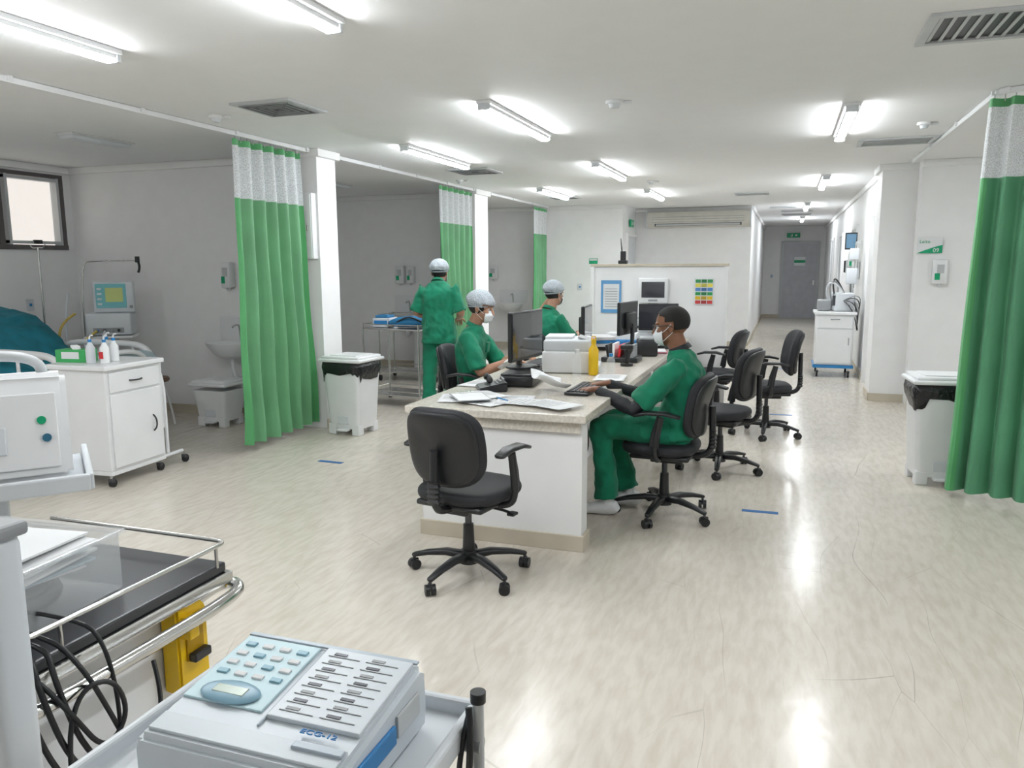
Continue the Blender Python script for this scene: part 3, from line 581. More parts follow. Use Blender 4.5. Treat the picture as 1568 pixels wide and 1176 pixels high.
# ---------------------------------------------------------------- bins
def waste_bin(x,y,rz=0,w=.40,d=.36,h=.68,bag=True):
    e=empty('pedal_waste_bin',(x,y,0),rz)
    bm=bmesh.new(); loft(bm,[(0,0,.06),(0,0,.10),(0,0,h-.10)],[(w*.40,d*.40),(w*.41,d*.41),(w*.49,d*.49)],lat=(1,0,0),seg=40,ex=9)
    fin(bm,'tapered_body',WHITE,e,True)
    for sx in (-1,1):
        for sy in (-1,1): box(e,'foot_%d%d'%(sx+1,sy+1),(sx*w*.31,sy*d*.31,.05),(w*.2,d*.2,.10),WHITE,.008)
    box(e,'pedal',(0,-d*.43,.05),(w*.28,.06,.02),WHITE,.006); box(e,'front_recess',(0,-d*.405,.14),(w*.3,.02,.08),OFFW,.006)
    if bag:
        bm=bmesh.new(); n=40; prof=[(h-.19,1.02),(h-.16,1.06),(h-.11,1.08),(h-.055,1.05)]
        rings=[]
        for z,s in prof:
            ring=[]
            for k in range(n):
                t=2*math.pi*k/n; c,q=math.cos(t),math.sin(t); cx=math.copysign(abs(c)**.3,c); sy=math.copysign(abs(q)**.3,q); r=s+.02*random.uniform(-1,1)
                ring.append(bm.verts.new((cx*w*.49*r,sy*d*.49*r,z+(.05*random.uniform(-1,1)+.03*math.sin(3*t) if z==prof[0][0] else .006*random.uniform(-1,1)))))
            rings.append(ring)
        for i in range(3):
            for k in range(n): bm.faces.new((rings[i][k],rings[i][(k+1)%n],rings[i+1][(k+1)%n],rings[i+1][k]))
        o=fin(bm,'black_bag_liner',BAG,e,True); s=o.modifiers.new('s','SOLIDIFY'); s.thickness=.004
    box(e,'lid_rim',(0,0,h-.045),(w*1.1,d*1.1,.03),WHITE,.012); box(e,'lid_top',(0,0,h-.022),(w*.98,d*.98,.03),WHITE,.012); box(e,'lid_ridge',(0,0,h-.004),(w*.7,d*.7,.012),WHITE,.005)
    box(e,'lid_hinge',(0,d*.53,h-.07),(w*.6,.03,.05),WHITE,.006)
waste_bin(-3.80,6.30,D(-5),.42,.38,.74); waste_bin(1.08,6.12,D(5),.42,.36,.78); waste_bin(-5.25,6.2,0,.40,.34,.46,False)
# ---------------------------------------------------------------- wall things
def dispenser(x,y,z,h=.26,w=.12):
    e=empty('hand_sanitizer_dispenser',(x,y,z)); box(e,'housing',(0,-.045,0),(w,.09,h),WHITE,.015); box(e,'window',(0,-.093,.03),(w*.5,.004,h*.35),LGREY,.002)
    lob(e,'nozzle',[(0,-.05,-h/2),(0,-.05,-h/2-.03)],[.02,.012],OFFW); box(e,'green_label',(-w*.2,-.0925,-.05),(w*.35,.003,.07),GREEN,0)
dispenser(-5.37,6.62,1.47); dispenser(-5.60,10.85,1.42,.28,.14); dispenser(-5.42,10.85,1.42,.26,.12); dispenser(-5.3,14.1,1.42,.26,.18); dispenser(1.53,9.35,1.46,.26,.14)
def text(parent,name,s,size,loc,rot,m):
    cu=bpy.data.curves.new(name,'FONT'); cu.body=s; cu.size=size; cu.extrude=.0008; cu.materials.append(m); o=bpy.data.objects.new(name,cu); o.location=loc; o.rotation_euler=rot; return link(o,parent)
e=empty('room_number_sign',(1.42,9.335,1.74)); box(e,'plate',(0,-.006,0),(.24,.012,.17),PAPER,.002)
prism(e,'green_swoosh',[(-.12,-.085),(.12,-.085),(.12,.0),(.05,-.02),(-.05,-.055)],'y',-.016,-.012,GREEN)
text(e,'number_text','09',.06,(.03,-.018,-.075),(D(90),0,0),PAPER); text(e,'title_text','Leito',.05,(-.1,-.014,.02),(D(90),0,0),GREEN)
e=empty('small_wall_sign',(-3.35,14.09,1.62)); box(e,'plate',(0,0,0),(.16,.01,.1),GREEN,.002); box(e,'white_band',(0,-.006,.025),(.14,.003,.03),PAPER,0)
e=empty('wall_mounted_cabinet',(-4.29,6.36,0)); bx(e,'carcass',-.14,.14,-.08,0,1.62,2.22,WMET,.004); bx(e,'door_panel',-.13,.13,-.09,-.08,1.63,2.21,WMET,.003); box(e,'knob',(.1,-.095,1.9),(.015,.02,.05),STEEL,.003)
e=empty('split_air_conditioner',(-1.62,15.4,2.40)); 
prism(e,'casing',[(0,.14),(-.20,.14),(-.24,.08),(-.24,-.06),(-.14,-.15),(0,-.15)],'x',-.95,.95,mat('ac_cream',(.70,.68,.62),.4),.008)
for i in range(3): box(e,'front_seam_%d'%i,(0,-.243,.04-.045*i),(1.7,.004,.006),GREY,0)
box(e,'outlet_louvre',(0,-.2,-.10),(1.6,.02,.06),DARK,.003,(D(40),0,0)); box(e,'vane',(0,-.215,-.10),(1.55,.006,.05),LGREY,.002,(D(20),0,0))
for k in (-1,1): box(e,'end_cap_%d'%(k+1),(k*.96,-.12,0),(.03,.235,.29),OFFW,.01)
def sink(x,y,z=.8):
    e=empty('wash_basin',(x,y,z)); bm=bmesh.new(); n=28
    prof=[(-.16,.09),(-.12,.16),(-.04,.225),(0,.245),(0,.215),(-.05,.18),(-.1,.10)]
    rings=[[bm.verts.new((math.cos(2*math.pi*k/n)*r*1.05,-.22+math.sin(2*math.pi*k/n)*r*.85,dz)) for k in range(n)] for dz,r in prof]
    for i in range(len(rings)-1):
        for k in range(n): bm.faces.new((rings[i][k],rings[i][(k+1)%n],rings[i+1][(k+1)%n],rings[i+1][k]))
    bm.faces.new(rings[0][::-1]); bm.faces.new(rings[-1]); fin(bm,'bowl',WHITE,e,True)
    tube(e,'tap',[(0,-.05,0),(0,-.05,.14),(0,-.1,.18),(0,-.17,.15)],.011,STEEL); tube(e,'trap_pipe',[(0,-.2,-.14),(0,-.2,-.35),(0,-.12,-.38),(0,-.02,-.3)],.018,WHITE)
    box(e,'splash_back',(0,-.012,.12),(.55,.02,.25),WHITE,.003)
sink(-5.25,6.62,.80); sink(-5.45,10.85,.85); sink(-4.9,14.1,.85)
def outlet(x,y,z,ax):
    e=empty('wall_socket',(x,y,z)); s=(.012,.08,.12) if ax=='x' else (.08,.012,.12); box(e,'plate',(0,0,0),s,OFFW,.003); 
    box(e,'socket_hole',(.007 if ax=='x' else 0,0 if ax=='x' else -.007,0),(.004 if ax=='x' else .03,.03 if ax=='x' else .004,.03),BLUEM,.001)
outlet(-7.42,6.0,1.17,'x'); outlet(-7.42,5.4,1.17,'x'); outlet(-6.9,6.612,1.2,'y'); outlet(-.4,24.09,1.2,'y'); outlet(-3.6,14.09,1.15,'y')
# ---------------------------------------------------------------- trolleys in bay 2
def castor(e,x,y,r=.04,m=BLACK):
    cyl(e,'castor_stem',(x,y,r),(x,y,r*2+.02),.01,STEEL,seg=10); cyl(e,'castor_wheel',(x-.012,y+.01,r),(x+.012,y+.01,r),r,m,seg=18); box(e,'castor_fork',(x,y,r*1.7),(.04,.03,.03),DARK,.005)
def steel_trolley(name,x,y,rz,w,l,h,lv=2):
    e=empty(name,(x,y,0),rz)
    for sx in (-1,1):
        for sy in (-1,1):
            cyl(e,'leg',(sx*w/2,sy*l/2,.09),(sx*w/2,sy*l/2,h+.06),.011,STEEL,seg=12); castor(e,sx*w/2,sy*l/2)
    for i in range(lv):
        z=h if i==0 else .12+(h-.12)*(lv-1-i)/lv
        box(e,'shelf_%d'%i,(0,0,z),(w,l,.018),STEEL,.004); 
        for s in (-1,1): cyl(e,'rail_a',(-w/2,s*l/2,z+.05),(w/2,s*l/2,z+.05),.006,STEEL,seg=10); cyl(e,'rail_b',(s*w/2,-l/2,z+.05),(s*w/2,l/2,z+.05),.006,STEEL,seg=10)
    return e
steel_trolley('instrument_trolley',-4.06,7.85,D(-8),.75,.48,.86)
e=empty('blue_equipment_bag',(-3.92,7.82,.872),.2); lob(e,'bag',[(-.24,0,.05),(-.15,0,.06),(0,0,.065),(.15,0,.06),(.24,0,.05)],[(.09,.03),(.13,.055),(.14,.06),(.13,.055),(.09,.03)],BLUEBAG,ex=3,re=True); tube(e,'strap',[(-.15,-.12,.06),(-.05,-.14,.12),(.05,-.14,.12),(.15,-.12,.06)],.01,BLACK)
e=empty('supply_box',(-4.29,7.87,.872),.1); box(e,'box',(0,0,.05),(.2,.26,.10),OFFW,.006); box(e,'blue_label',(0,-.131,.05),(.16,.003,.05),BLUEM,0); box(e,'pouch',(.0,0,.115),(.16,.2,.03),BLUEBAG,.01)
steel_trolley('instrument_trolley',-4.8,9.6,D(5),.8,.5,.85)
e=empty('bedside_counter',(-4.75,10.5,0)); bx(e,'cabinet',-.4,.24,-.2,.3,.0,.88,WMET,.004); bx(e,'top',-.42,.24,-.22,.3,.88,.91,WHITE,.004); bx(e,'door',-.38,0,-.215,-.2,.06,.84,WMET,.003)
# ---------------------------------------------------------------- bay 1: bed, cabinet, ventilator
e=empty('hospital_bed',(-6.25,4.95,0))
BEDB=mat('bed_blue_grey',(.50,.60,.66),.4)
bx(e,'frame',-1.0,1.0,-.42,.42,.36,.44,BEDB,.01); 
box(e,'mattress_foot',(.42,0,.52),(1.1,.84,.15),WHITE,.04); box(e,'mattress_back',(-.48,0,.76),(.95,.84,.16),TEAL,.04,(0,D(35),0))
bm=bmesh.new(); loft(bm,[(.35,0,.60),(.1,0,.72),(-.1,0,.88),(-.28,0,1.0),(-.5,0,1.09),(-.9,0,1.13)],[(.36,.07),(.40,.11),(.41,.14),(.41,.14),(.40,.12),(.36,.10)],(0,1,0),24,3); o=fin(bm,'draped_teal_blanket',TEAL,e,True); remesh(o,.018,2,.035,.12)
def plate(p,name,w,h,t,c,rz,m):
    bm=bmesh.new(); loft(bm,[(0,-t/2,0),(0,t/2,0)],[(w/2,h/2),(w/2,h/2)],lat=(1,0,0),seg=40,ex=5); return fin(bm,name,m,p,True,c,(0,0,rz))
for s in (-1,1):
    pts=[(.95,s*.46,.50),(.98,s*.46,.72),(.9,s*.46,.86),(.6,s*.46,.88),(.1,s*.46,.88),(-.05,s*.46,.84),(-.12,s*.46,.70),(-.1,s*.46,.50)]
    tube(e,'side_rail_top_%d'%(s+1),pts,.028,WHITE); tube(e,'side_rail_mid_%d'%(s+1),[(.96,s*.46,.68),(-.1,s*.46,.68)],.02,WHITE)
    for q in (.2,.5,.75): cyl(e,'rail_upright',(q,s*.46,.5),(q,s*.46,.87),.014,WHITE,seg=12)
    pts=[(-.2,s*.46,.50),(-.2,s*.46,.80),(-.3,s*.46,.86),(-.75,s*.46,.87),(-.85,s*.46,.8),(-.85,s*.46,.5)]
    tube(e,'head_rail_%d'%(s+1),pts,.028,WHITE); tube(e,'lower_rail_%d'%(s+1),[(.95,s*.46,.5),(-.85,s*.46,.5)],.02,WHITE)
plate(e,'footboard',.86,.50,.04,(1.03,0,.60),D(90),BEDB); plate(e,'headboard',.9,.60,.04,(-1.06,0,.80),D(90),BEDB)
tube(e,'footboard_grip',[(1.06,-.3,.70),(1.1,-.25,.86),(1.1,.25,.86),(1.06,.3,.70)],.02,WHITE)
for sx in (-.85,.85):
    for sy in (-.35,.35): cyl(e,'bed_leg',(sx,sy,.1),(sx,sy,.38),.025,WHITE); castor(e,sx,sy,.05,GREY)
e=empty('bedside_cabinet',(-4.68,4.34,0),D(3))
bx(e,'carcass',-.24,.24,-.27,.27,.12,.84,WMET,.006); bx(e,'top_slab',-.27,.27,-.29,.29,.84,.875,WHITE,.008)
bx(e,'drawer_front',.24,.255,-.24,.24,.68,.82,WMET,.004); bx(e,'door_front',.24,.255,-.24,.24,.14,.665,WMET,.004)
tube(e,'door_handle',[(.255,.15,.34),(.285,.15,.36),(.285,.15,.44),(.255,.15,.46)],.006,BLACK); tube(e,'drawer_handle',[(.255,-.06,.75),(.285,-.04,.75),(.285,.04,.75),(.255,.06,.75)],.006,BLACK)
tube(e,'over_bed_table_frame',[(.1,.33,.86),(.2,.34,.8),(.2,.34,.3),(.2,.34,.12)],.014,WHITE); bx(e,'folded_tray',-.16,.2,.31,.335,.32,.86,WHITE,.006)
for sx in (-.2,.2):
    for sy in (-.24,.24): castor(e,sx,sy,.03)
tube(e,'stabiliser_leg',[(.2,.28,.10),(.2,.5,.10)],.014,WHITE); castor(e,.2,.52,.03); bx(e,'base_rail_a',-.24,.24,-.27,-.24,.09,.12,WHITE,.003); bx(e,'base_rail_b',.21,.24,-.24,.27,.09,.12,WHITE,.003)
e=empty('glove_box',(-4.85,4.25,.876),D(10)); box(e,'carton',(0,0,.045),(.24,.13,.09),mat('glove_green',(.05,.42,.12),.5),.002); box(e,'white_panel',(.0,-.066,.05),(.14,.002,.05),PAPER,0); lob(e,'glove_tuft',[(0,0,.088),(.01,0,.10),(.02,0,.115)],[(.03,.05),(.025,.035),(.012,.015)],PAPER)
for i,(x,y) in enumerate(((-4.66,4.2),(-4.6,4.35),(-4.72,4.4),(-4.55,4.22))):
    e=empty('spray_bottle',(x,y,.876)); lob(e,'body',[(0,0,0),(0,0,.11),(0,0,.13),(0,0,.15)],[.032,.032,.02,.012],[OFFW,WHITE,GLASS,WHITE][i],seg=18); cyl(e,'pump_collar',(0,0,.15),(0,0,.17),.013,BLUEM); tube(e,'nozzle',[(0,0,.17),(0,0,.2),(.03,0,.2)],.006,WHITE)
    if i==3: box(e,'red_label',(.0,-.033,.06),(.035,.003,.05),RED,0)
e=empty('pulmonary_ventilator',(-6.45,6.1,0),D(35))
bx(e,'cart_column',-.05,.05,-.05,.05,.1,.85,WMET,.01)
for k in range(4):
    a=k*math.pi/2+.78; tube(e,'cart_foot_%d'%k,[(0,0,.12),(.3*math.cos(a),.3*math.sin(a),.09)],.02,GREY); castor(e,.3*math.cos(a),.3*math.sin(a),.03)
bx(e,'shelf',-.22,.22,-.2,.2,.85,.875,WMET,.006); box(e,'main_unit',(0,0,.99),(.42,.30,.22),OFFW,.02); box(e,'connector_row',(0,-.152,.93),(.28,.01,.05),GREY,.003)
for k in range(4): cyl(e,'port_%d'%k,(-.1+.065*k,-.15,.93),(-.1+.065*k,-.18,.93),.014,[BLUEM,BLACK,GREY,BLACK][k],seg=12)
box(e,'display_housing',(.05,-.04,1.26),(.38,.08,.32),OFFW,.02); box(e,'display',(.03,-.082,1.27),(.28,.006,.24),mat('display_teal',(.10,.30,.32),.3,emis=.25),.002)
box(e,'waveform_area',(.06,-.0865,1.28),(.16,.003,.14),mat('display_yellow',(.36,.42,.14),.3,emis=.2),0); cyl(e,'rotary_knob',(.21,-.08,1.16),(.21,-.1,1.16),.016,GREY)
for k in range(4): box(e,'reading_%d'%k,(-.075,-.0865,1.19+.05*k),(.04,.003,.02),PAPER,0)
tube(e,'arm_pole',[(-.25,0,.85),(-.25,0,1.60),(-.1,-.05,1.62),(.3,-.1,1.62)],.008,STEEL); tube(e,'hose_hook',[(.3,-.1,1.62),(.33,-.1,1.56),(.30,-.1,1.50)],.012,BLACK); cyl(e,'joint_knob',(.3,-.1,1.60),(.3,-.1,1.66),.022,BLACK)
tube(e,'breathing_hose_a',[(-.1,-.18,.93),(-.25,-.3,.80),(-.4,-.25,.7),(-.45,-.2,1.0),(-.3,-.1,1.1)],.012,mat('hose_yellow',(.6,.45,.1),.5)); tube(e,'breathing_hose_b',[(-.03,-.18,.93),(-.1,-.34,.6),(-.3,-.3,.55),(-.42,-.1,.9),(-.4,.1,1.3)],.012,OFFW)
e=empty('iv_stand',(-7.0,5.8,0)); cyl(e,'pole',(0,0,.05),(0,0,1.75),.01,STEEL); tube(e,'hooks',[(-.1,0,1.78),(-.08,0,1.74),(0,0,1.75),(.08,0,1.74),(.1,0,1.78)],.005,STEEL)
for k in range(5):
    a=k*1.257; tube(e,'foot_%d'%k,[(0,0,.08),(.25*math.cos(a),.25*math.sin(a),.03)],.012,STEEL)
e=empty('visitor_stool',(-5.85,5.95,0)); lob(e,'seat',[(0,0,.44),(0,0,.46),(0,0,.48)],[.16,.17,.16],mat('stool_brown',(.2,.12,.08),.5),seg=28)
for k in range(4):
    a=k*math.pi/2+.4; tube(e,'leg_%d'%k,[(.1*math.cos(a),.1*math.sin(a),.44),(.18*math.cos(a),.18*math.sin(a),.2),(.2*math.cos(a),.2*math.sin(a),.01)],.01,WHITE)
# ---------------------------------------------------------------- corridor cart
e=empty('equipment_cart',(.66,11.75,0))
bx(e,'body',-.24,.24,-.30,.30,.17,.86,WMET,.012); bx(e,'top',-.27,.27,-.33,.33,.86,.90,WHITE,.008); bx(e,'base',-.26,.26,-.32,.32,.13,.17,BLUEM,.006)
bx(e,'door_panel',-.22,.22,-.315,-.30,.2,.66,WMET,.003); bx(e,'drawer',-.22,.22,-.315,-.30,.68,.84,WMET,.003); box(e,'drawer_pull',(0,-.322,.80),(.12,.012,.012),GREY,.003); box(e,'door_pull',(.18,-.322,.5),(.012,.012,.1),GREY,.003)
for sx in (-.2,.2):
    for sy in (-.27,.27): castor(e,sx,sy,.045)
box(e,'monitor_unit',(.08,-.05,1.03),(.26,.24,.25),OFFW,.02,(0,0,.3)); box(e,'unit_display',(.04,-.178,1.05),(.18,.004,.14),SCREEN,.002,(0,0,.3)); box(e,'defibrillator_unit',(-.14,.0,.98),(.18,.25,.15),GREY,.02); cyl(e,'iv_pole',(.24,.2,.5),(.24,.2,1.85),.009,STEEL); box(e,'pump_on_pole',(.2,.12,1.38),(.14,.12,.22),OFFW,.015); box(e,'pump_on_pole_b',(.22,.12,1.68),(.12,.1,.16),OFFW,.015)
for i in range(6): tube(e,'cable_%d'%i,[(.1,-.17,1.05),(.22+.02*i,-.3,.95+.05*i),(.3,-.25+.05*i,.55+.05*i),(.27,-.05*i,.95),(.2,.1,1.3)],.007,[BLACK,GREY][i%2])
for i in range(3): tube(e,'breathing_tube_%d'%i,[(-.1+.05*i,-.1,1.05),(-.16+.05*i,-.2,1.25),(-.02,-.22,1.32+.04*i),(.1,-.15,1.15)],.011,[OFFW,GREY,BLACK][i])
e=empty('suction_regulator',(1.01,12.6,1.45)); box(e,'plate',(-.01,0,0),(.02,.15,.25),LGREY,.004); cyl(e,'jar',(-.07,0,-.2),(-.07,0,-.02),.045,GLASS); box(e,'gauge',(-.06,0,.08),(.06,.08,.08),WHITE,.01); tube(e,'hose',[(-.07,0,.0),(-.12,-.05,-.1),(-.1,-.05,-.4)],.006,BLACK)
e=empty('wall_phone',(1.01,14.6,1.5)); box(e,'body',(-.03,0,0),(.06,.16,.22),OFFW,.01); box(e,'handset',(-.07,-.04,0),(.03,.05,.2),BLACK,.01)
e=empty('wall_monitor_arm',(1.0,12.3,1.85)); box(e,'arm',(-.06,0,0),(.12,.04,.04),LGREY,.005); box(e,'panel',(-.14,0,.02),(.16,.04,.24),BLACK,.006); box(e,'display',(-.14,-.022,.02),(.13,.004,.20),mat('dim_blue_display',(.10,.20,.30),.3),0)
dispenser(.93,13.0,1.6,.2,.1)
# ---------------------------------------------------------------- floor marks
for i,(x,y,r) in enumerate(((-.09,4.98,.02),(-3.38,5.23,-.05),(.01,8.4,.03),(0,12.2,0),(-3.3,8.9,0))):
    e=empty('blue_floor_tape',(x,y,0),r); box(e,'strip',(0,0,.0012),(.22,.045,.002),mat('blue_tape',(.01,.13,.36),.5),0)
# ---------------------------------------------------------------- foreground left
CT_=mat('cart_top_dark',(.035,.037,.042),.3)
e=empty('emergency_cart')
bx(e,'body',-1.75,-1.23,.55,1.36,.15,.835,WMET,.01); bx(e,'top',-1.78,-1.18,.52,1.38,.862,.885,CT_,.005); bx(e,'top_rim',-1.79,-1.17,.51,1.39,.835,.862,STEEL,.004)
for i in range(4): bx(e,'drawer_%d'%i,-1.70,-1.28,1.36,1.375,.18+.16*i,.33+.16*i,WMET,.004)
tube(e,'guard_rail',[(-1.18,.52,.89),(-1.18,.54,.935),(-1.175,.9,.935),(-1.17,1.32,.935),(-1.17,1.37,.935),(-1.21,1.375,.935),(-1.7,1.375,.935)],.005,STEEL); 
for y in (.6,.95,1.35): cyl(e,'rail_post',(-1.18,y,.88),(-1.18,y,.935),.004,STEEL,seg=10)
tube(e,'push_handle',[(-1.235,1.30,.79),(-1.235,1.38,.81),(-1.20,1.42,.82),(-1.15,1.39,.82),(-1.135,1.30,.82),(-1.135,1.1,.82),(-1.14,.85,.82),(-1.17,.8,.82),(-1.23,.8,.81)],.014,STEEL)
for sx in (-1.7,-1.3):
    for sy in (.6,1.3): castor(e,sx,sy,.05)
e=empty('sharps_holder',(-1.20,1.265,.74)); prism(e,'bracket',[(-.045,-.10),(.045,-.10),(.045,.07),(.02,.10),(-.045,.10)],'x',-.028,.02,YEL,.005); box(e,'slot',(.022,0,.02),(.006,.05,.10),mat('yellow_dark',(.45,.26,.0),.5),.002); box(e,'hook',(.03,-.02,.05),(.025,.03,.05),YEL,.004); box(e,'black_clip',(.035,.0,-.02),(.02,.05,.02),BLACK,.004)
e=empty('plastic_document_bin',(-1.45,1.02,.886),D(4))
for c,s in (((0,0,.004),(.36,.30,.006)),((.18,0,.065),(.005,.30,.12)),((-.18,0,.065),(.005,.30,.12)),((0,.15,.065),(.36,.005,.12)),((0,-.15,.065),(.36,.005,.12))): box(e,'bin_wall',c,s,GLASS,.002)
for c,s in (((.185,0,.125),(.015,.32,.01)),((-.185,0,.125),(.015,.32,.01)),((0,.155,.125),(.36,.015,.01)),((0,-.155,.125),(.36,.015,.01))): box(e,'rim',c,s,GLASS,.003)
for i in range(7): box(e,'paper_%d'%i,(.01*(i%3-1),.008*(i%2),.075+.009*i),(.30,.23,.005),[PAPER,mat('paper_blue',(.5,.65,.74),.7),PAPER][i%3],.001,(.02*(i%3-1),.03*(i%2),.12*(i%4-1.5)))
for i in range(3): tube(e,'coiled_cuff_%d'%i,[(.13*math.cos(t)*(1-.15*i),.1*math.sin(t)*(1-.15*i),.03+.012*i) for t in [j*math.pi/6 for j in range(12)]],.016,BLACK,True)
e=empty('cable_bundle')
for i in range(4):
    o=.03*i; tube(e,'lead_%d'%i,[(-1.30-o,.86,.92),(-1.17,.82+o,.93),(-1.13,.80+o,.86),(-1.12,.84+o,.70),(-1.12+o*.3,.92+o,.60),(-1.13,.84+o,.52),(-1.13,.72+o,.45-.1*i)],.005,BLACK)
tube(e,'looped_lead_a',[(-1.36,.90,.93),(-1.18,.92,.93),(-1.12,.94,.86),(-1.10,.97,.76),(-1.10,1.0,.68),(-1.10,1.06,.66),(-1.11,1.10,.72),(-1.15,1.12,.78)],.0045,BLACK)
tube(e,'looped_lead_b',[(-1.34,.84,.93),(-1.16,.86,.90),(-1.11,.90,.80),(-1.10,.95,.70),(-1.09,1.0,.75),(-1.10,.98,.83),(-1.12,.92,.83),(-1.11,.88,.72),(-1.11,.90,.55)],.0045,BLACK)
tube(e,'looped_lead_c',[(-1.40,.95,.93),(-1.18,.99,.93),(-1.13,1.0,.87),(-1.11,1.0,.72),(-1.11,.97,.55),(-1.12,.95,.4)],.004,BLACK)
e=empty('patient_monitor_trolley',(-2.27,1.62,0),D(50))
bx(e,'column',-.06,.06,-.05,.05,.12,.90,OFFW,.01); bx(e,'shelf',-.27,.27,-.22,.22,.90,.92,OFFW,.006); 
for c,s in (((0,-.23,.925),(.56,.02,.05)),((.28,0,.925),(.02,.46,.05)),((-.28,0,.925),(.02,.46,.05))): box(e,'shelf_lip',c,s,OFFW,.006)
prism(e,'sloped_housing',[(-.20,.94),(.18,.94),(.20,1.08),(.14,1.22),(-.10,1.24),(-.12,1.22)],'x',-.24,.24,WHITE,.016)
for k in range(4): a=k*math.pi/2+.78; tube(e,'foot_%d'%k,[(0,0,.14),(.28*math.cos(a),.28*math.sin(a),.09)],.02,GREY); castor(e,.28*math.cos(a),.28*math.sin(a),.035)
sl=math.atan2(.08,.28)
def onslope(name,u,t,su,st,m,th=.008):
    y=-.20+.08*t; z=.94+.28*t; box(e,name,(u,y-.004,z),(su,th,st),m,.003,(-sl,0,0))
onslope('fascia',.0,.5,.42,.22,WHITE); onslope('paper_slot',-.04,.42,.24,.08,OFFW,.02); onslope('slot_dark',-.04,.55,.20,.012,GREY,.024)
for i,(u,t,m) in enumerate(((.17,.60,GREEN),(.18,.42,mat('button_blue',(.03,.15,.25),.4)))):
    y=-.20+.08*t; z=.94+.28*t; cyl(e,'button_%d'%i,(u,y,z),(u,y-.014,z+.003),.012,m)
tube(e,'carry_handle',[(-.18,.02,1.23),(-.18,.0,1.28),(0,-.01,1.295),(.18,.0,1.28),(.18,.02,1.23)],.016,LGREY)
bx(e,'side_basket',-.25,.1,-.2,.15,.60,.72,OFFW,.01)
e=empty('trolley_side_post',(-1.03,.70,0)); box(e,'post',(0,0,.60),(.15,.06,1.2),OFFW,.015); box(e,'foot',(0,0,.03),(.2,.2,.06),GREY,.01); box(e,'cap',(0,0,1.205),(.16,.07,.02),GREY,.006)
e=empty('ecg_tray_trolley',(-.60,.76,0))
bx(e,'tray',-.23,.20,-.15,.21,.885,.90,OFFW,.005)
for c,s in (((-.015,.21,.905),(.43,.015,.035)),((.20,.03,.905),(.015,.345,.035)),((-.23,.03,.905),(.015,.345,.035))): box(e,'tray_lip',c,s,OFFW,.005)
cyl(e,'column',(0,0,.1),(0,0,.885),.03,OFFW); cyl(e,'corner_post',(.225,.16,.5),(.225,.16,.965),.008,LGREY); cyl(e,'post_cap',(.225,.16,.955),(.225,.16,.97),.011,BLACK)
cyl(e,'post_bracket',(.20,.16,.89),(.23,.16,.89),.012,GREY)
for k in range(5): a=k*1.257; tube(e,'foot_%d'%k,[(0,0,.12),(.28*math.cos(a),.28*math.sin(a),.08)],.018,OFFW); castor(e,.28*math.cos(a),.28*math.sin(a),.03)
tube(e,'hung_lead_a',[(.215,.15,.95),(.225,.135,.9),(.215,.13,.8),(.23,.14,.7)],.005,BLACK); tube(e,'hung_lead_b',[(.215,.15,.94),(.205,.13,.88),(.205,.14,.78),(.21,.13,.66)],.004,BLACK)
e=empty('ecg_machine',(-.60,.811,.901)); e.scale=(1,.64,1.05)
EC=mat('ecg_blue_grey',(.60,.65,.69),.35,var=.01); EP=mat('ecg_keypad',(.50,.68,.73),.4,var=.02); ECD=mat('ecg_trim_blue_grey',(.40,.46,.52),.35)
prism(e,'body',[(-.20,.0),(.17,.0),(.178,.03),(.172,.085),(.15,.094),(-.19,.068),(-.20,.05)],'x',-.145,.145,EC,.008)
sl2=math.atan2(.026,.34)
def top(name,x,y,sx,sy,m,th=.004,rz=0,lift=0):
    z=.068+(y+.19)*.026/.34+th/2+lift; box(e,name,(x,y,z),(sx,sy,th),m,.0015,(sl2,0,rz)); return z
top('paper_door',.068,.03,.135,.23,EC,.006); top('door_groove',-.001,.02,.004,.26,ECD,.003); top('rear_rail',0,.155,.28,.012,ECD,.003)
top('keypad_membrane',-.075,.035,.125,.22,EP,.003); top('front_strip',.0,-.15,.27,.05,EC,.004)
bm=bmesh.new(); ellb(bm,(0,0,0),(.046,.036,.004)); fin(bm,'lcd_oval',mat('lcd_bezel_blue',(.20,.36,.46),.3),e,True,(-.075,-.045,.084),(sl2,0,0)); top('lcd_window',-.075,-.045,.05,.025,mat('lcd_green',(.36,.45,.36),.2),.003,0,.006)
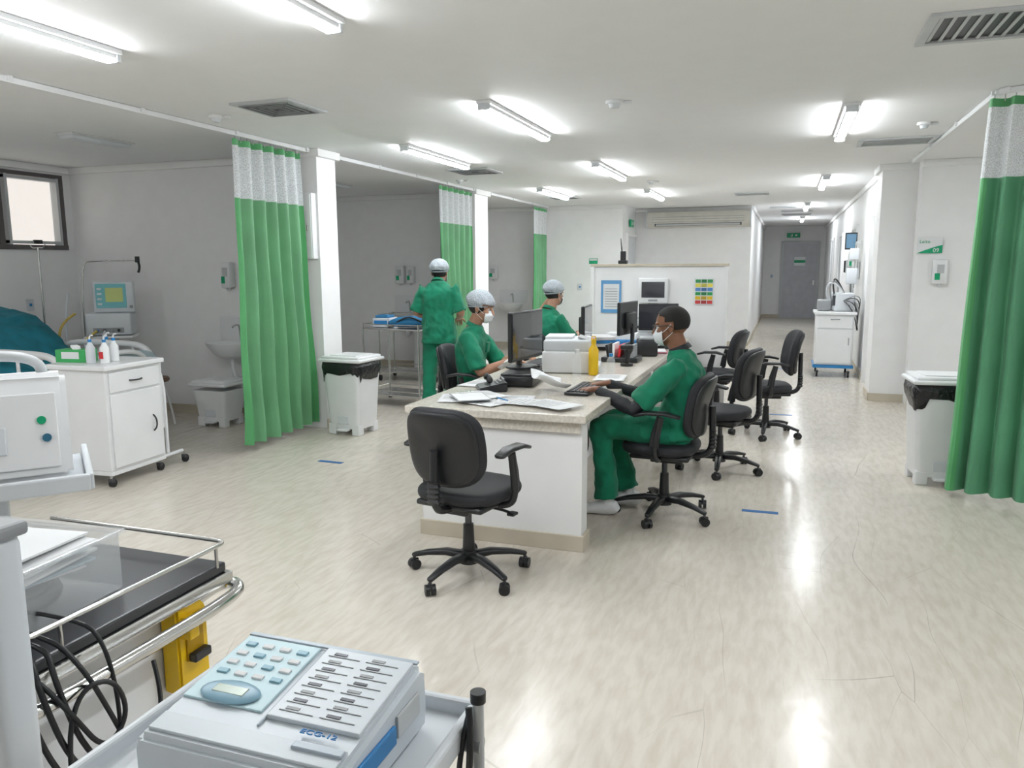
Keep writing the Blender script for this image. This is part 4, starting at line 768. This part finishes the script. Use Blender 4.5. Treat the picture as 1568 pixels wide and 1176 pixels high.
for r in range(4):
    for c in range(4): top('key_%d_%d'%(r,c),-.118+.029*c,.015+.033*r,.017,.014,PAPER if (r+c)%3 else mat('key_blue',(.25,.45,.55),.4),.003,0,.0025)
for r in range(8):
    for c in range(2):
        top('instruction_line_%d_%d'%(r,c),.036+.06*c,-.065+.026*r,.05,.0025,GREY,.001,0,.006); top('instruction_icon_%d_%d'%(r,c),.028+.06*c,-.056+.026*r,.02,.008,DARK if (r+c)%2 else GREY,.001,0,.006)
text(e,'unit_label','ECG-12',.016,(.06,-.11,.0795),(sl2,0,0),BLUEM); text(e,'rear_label','CARDIO',.014,(-.12,.135,.0935),(sl2,0,0),DARK)
box(e,'blue_side_stripe',(.147,-.06,.045),(.006,.16,.025),BLUEM,.002); box(e,'side_slot',(.147,.08,.05),(.004,.1,.03),LGREY,.002); box(e,'handle_recess',(.10,-.14,.076),(.07,.02,.006),ECD,.002)
for k in range(3): cyl(e,'rear_connector_%d'%k,(-.1+.04*k,.17,.05),(-.1+.04*k,.19,.05),.01,GREY)
tube(e,'patient_cable',[(-.148,-.1,.03),(-.19,-.05,.02),(-.20,.02,.03),(-.19,.1,.01)],.005,mat('cable_beige',(.55,.52,.45),.5))
# ---------------------------------------------------------------- world and camera
w=bpy.data.worlds.new('world'); S.world=w; w.use_nodes=True
bg=w.node_tree.nodes['Background']; bg.inputs[0].default_value=(1,.94,.88,1); bg.inputs[1].default_value=WORLD
cam=bpy.data.cameras.new('camera'); co=bpy.data.objects.new('camera',cam); COL.objects.link(co)
f,ps,t,r=1211.85,.337509,.151682,-.005417
cam.sensor_width=36; cam.sensor_fit='HORIZONTAL'; cam.lens=f/1600*36; cam.clip_start=.02; cam.clip_end=200
c_,s_=math.cos(ps),math.sin(ps); ct,st=math.cos(t),math.sin(t)
F=Vector((-s_*ct,c_*ct,-st)); R=Vector((c_,s_,0)); U=R.cross(F); R2=R*math.cos(r)+U*math.sin(r); U2=R2.cross(F)
M=Matrix((R2,U2,-F)).transposed().to_4x4(); M.translation=Vector((0,0,1.55)); co.matrix_world=M
S.camera=co
